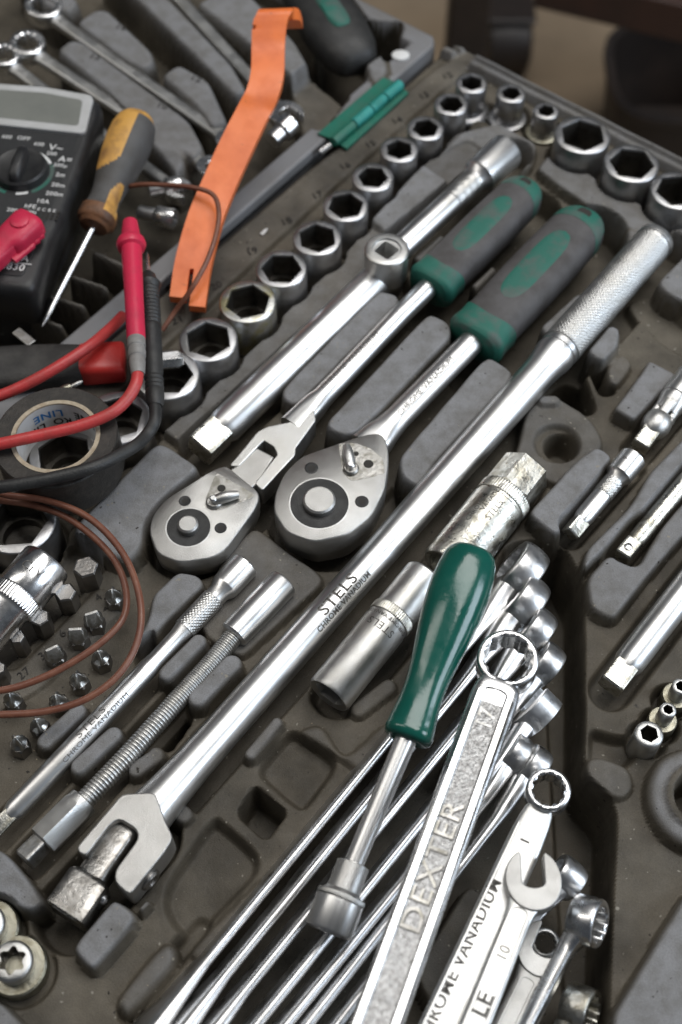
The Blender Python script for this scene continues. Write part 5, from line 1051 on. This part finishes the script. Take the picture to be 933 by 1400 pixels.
# black lead
o, L = axis_thing('black_test_lead', 'black ribbed meter probe with black cable sweeping under the tape', 'test lead', (213, 556, 27), (203, 372, 27))
k = bits_of(208, 460, 27)
sec = [(0, 'c', 9*k), (L*.03, 'c', 12*k), (L*.08, 'c', 12.5*k)]
for i in range(8): sec += [(L*(.10+i*.015), 'c', 11.2*k if i % 2 else 12.8*k)]
sec += [(L*.24, 'c', 13*k), (L*.55, 'c', 13.5*k)]
for i in range(22): sec += [(L*(.57+i*.014), 'c', (12.6 if i % 2 else 14.2)*k)]
sec += [(L*.885, 'c', 16*k), (L*.90, 'c', 17*k), (L*.92, 'c', 13*k), (L*.97, 'c', 10*k), (L, 'c', 5*k)]
rod(o, 'probe_body', M['black'], sec, n=32)
rod(o, 'probe_tip', M['chrome'], [(L*.99, 'c', 2.6*k), (L+9, 'c', 2.2*k), (L+11, 'c', .5*k)], n=16)
cable(None, None, None, [(212, 552, 27), (212, 575, 27), (200, 596, 26), (178, 614, 30), (130, 638, 34), (70, 654, 34), (0, 666, 33), (-40, 670, 30)], 9.0, M['black'], parent=o)
# brown wires
cable('brown_wire', 'thin brown wire bent over the orange pry tool', 'wire', [(150, 262, 12), (188, 253, 22), (225, 253, 26), (262, 256, 29), (290, 265, 29), (299, 285, 28), (297, 315, 26), (284, 355, 23), (262, 395, 18), (240, 425, 10), (222, 452, 6)], 3.4, M['wire'])
cable('brown_wire', 'loop of two brown wire strands lying over the bits and tape edge', 'wire', [(-40, 682, 18), (0, 684, 20), (50, 692, 19), (92, 708, 18), (130, 736, 18), (158, 768, 18), (172, 805, 18), (170, 842, 18), (145, 873, 18), (100, 905, 17), (50, 930, 16), (0, 944, 16), (-60, 945, 16), (-110, 880, 17), (-100, 740, 19), (-40, 674, 24), (15, 678, 25), (62, 684, 23), (112, 702, 22), (150, 733, 22), (178, 775, 22), (193, 830, 22), (187, 880, 21), (160, 925, 20), (115, 957, 19), (60, 973, 18), (0, 977, 18), (-50, 978, 18)], 4.8, M['wire'])
# black and red handle under the leads
o, L = axis_thing('knife_handle', 'black handle with bright red end lying under the red lead', 'handle', (-70, 512, 9), (171, 494, 9))
k = bits_of(90, 500, 9)
xr_ = local_px(o, [(112, 498)], 10)[0][0]
MB().loft([secx(x, 's', a_*k, 20*k, n=40, p=3.2) for x, a_ in ((0, 34), (xr_*.5, 35), (xr_*.8, 32), (xr_, 27), (xr_+1, 24))]).build('handle_body', M['dustblack'], o, ang=60)
MB().loft([secx(x, 's', a_*k, b_*k, n=40, p=4.5) for x, a_, b_ in ((xr_-1, 22, 19), (xr_+.3, 26, 20.5), (xr_+4, 27, 20), (L-1, 27, 18), (L, 25, 15))]).build('handle_end', M['redgrip'], o, ang=50)
o, L = axis_thing('small_bit', 'short brassy pin with bright tip beside the tape roll', 'bit', (88, 533, 20), (113, 521, 21))
rod(o, 'pin_collar', M['brass'], [(-4, 'c', 1.5), (1, 'c', 1.8), (3, 'c', 1.4)], n=20); rod(o, 'pin_tip', M['tip'], [(3, 'c', .9), (L-1, 'c', .8), (L, 'c', .3)], n=16)
o, L = axis_thing('small_bit', 'chrome hex bit lying across the mouth of a large socket', 'bit', (188, 497, 17), (251, 491, 17.5))
k = bits_of(225, 490, 17); rod(o, 'hex_shank', M['chrome'], [(0, 'h', 11*k), (L-2, 'h', 13*k), (L, 'h', 9*k)], n=24, bevel=.15)
o, L = axis_thing('probe_blade', 'thin steel blade sticking out above the black handle', 'blade', (22, 452, 10), (44, 470, 10))
MB().box((L/2, 0, 0), (L, 4, 1)).build('blade', M['tip'], o, bevel=.2)

p = W(361, 318, 2.6); o = thing('paint_chip', 'small pale paint chip lying on the number strip', 'paint chip', Matrix.Translation(p*MM))
MB().prism([(-1.6, -1.0), (-.3, -2.2), (1.2, .3), (1.7, 2.3), (.2, 1.5)], 0.2, .55).build('chip', M['liner'], o)
g = MB()
for i in range(520):
    x = random.uniform(0, 933); y = random.uniform(150, 1400); q = W(x, y, 0); u_, v_ = uv(q)
    iu = int((u_-T.u[0])/(T.u[1]-T.u[0])); iv = int((v_-T.v[0])/(T.v[1]-T.v[0]))
    if not (3 < iu < len(T.u)-3 and 3 < iv < len(T.v)-3): continue
    hz = T.H[iu-1:iu+2, iv-1:iv+2]
    if hz.max()-hz.min() > .4: continue
    r_ = random.uniform(.15, .5); z = T.H[iu, iv]+r_*.3; vs_ = [(q.x+random.uniform(-r_, r_), q.y+random.uniform(-r_, r_), z+random.uniform(-r_*.4, r_*.7)) for _ in range(4)]
    g.add(vs_, [(0, 1, 2), (0, 2, 3), (0, 3, 1), (1, 3, 2)], random.choice((0, 0, 1)))
gr = g.build('grit', [M['mark'], M['card']], smooth=False); tag(gr, 'tiny crumbs of grit scattered over the tray', 'grit', kind='stuff')
for a, b, r_, lab in [((205, 262, 4), (250, 252, 6), 13, 'stubby chrome fitting in the lid just under the thin brown wire'), ((190, 290, 2), (240, 300, 3), 14, 'lower stubby chrome fitting in the lid between screwdriver and orange tool'), ((372, 192, 0), (398, 168, 2), 17, 'bright chrome fitting in the lid right of the orange tool')]:
    o, L = axis_thing('chrome_fitting', lab, 'fitting', a, b, 'chrome fittings in the lid')
    k = bits_of(*a)
    rod(o, 'collar', M['forged'], [(0, 'c', r_*.6*k), (.5, 'c', r_*.7*k), (L*.45, 'c', r_*.7*k), (L*.5, 'c', r_*.95*k)], n=32)
    MB().loft([secx(L*.5, 'c', r_*.95*k), secx(L*.53, 'c', r_*k), secx(L*.97, 'c', r_*k), secx(L, 'c', r_*.93*k), secx(L, 'h', r_*.62*k), secx(L-4, 'h', r_*.6*k)]).build('hex_end', M['chrome'], o)
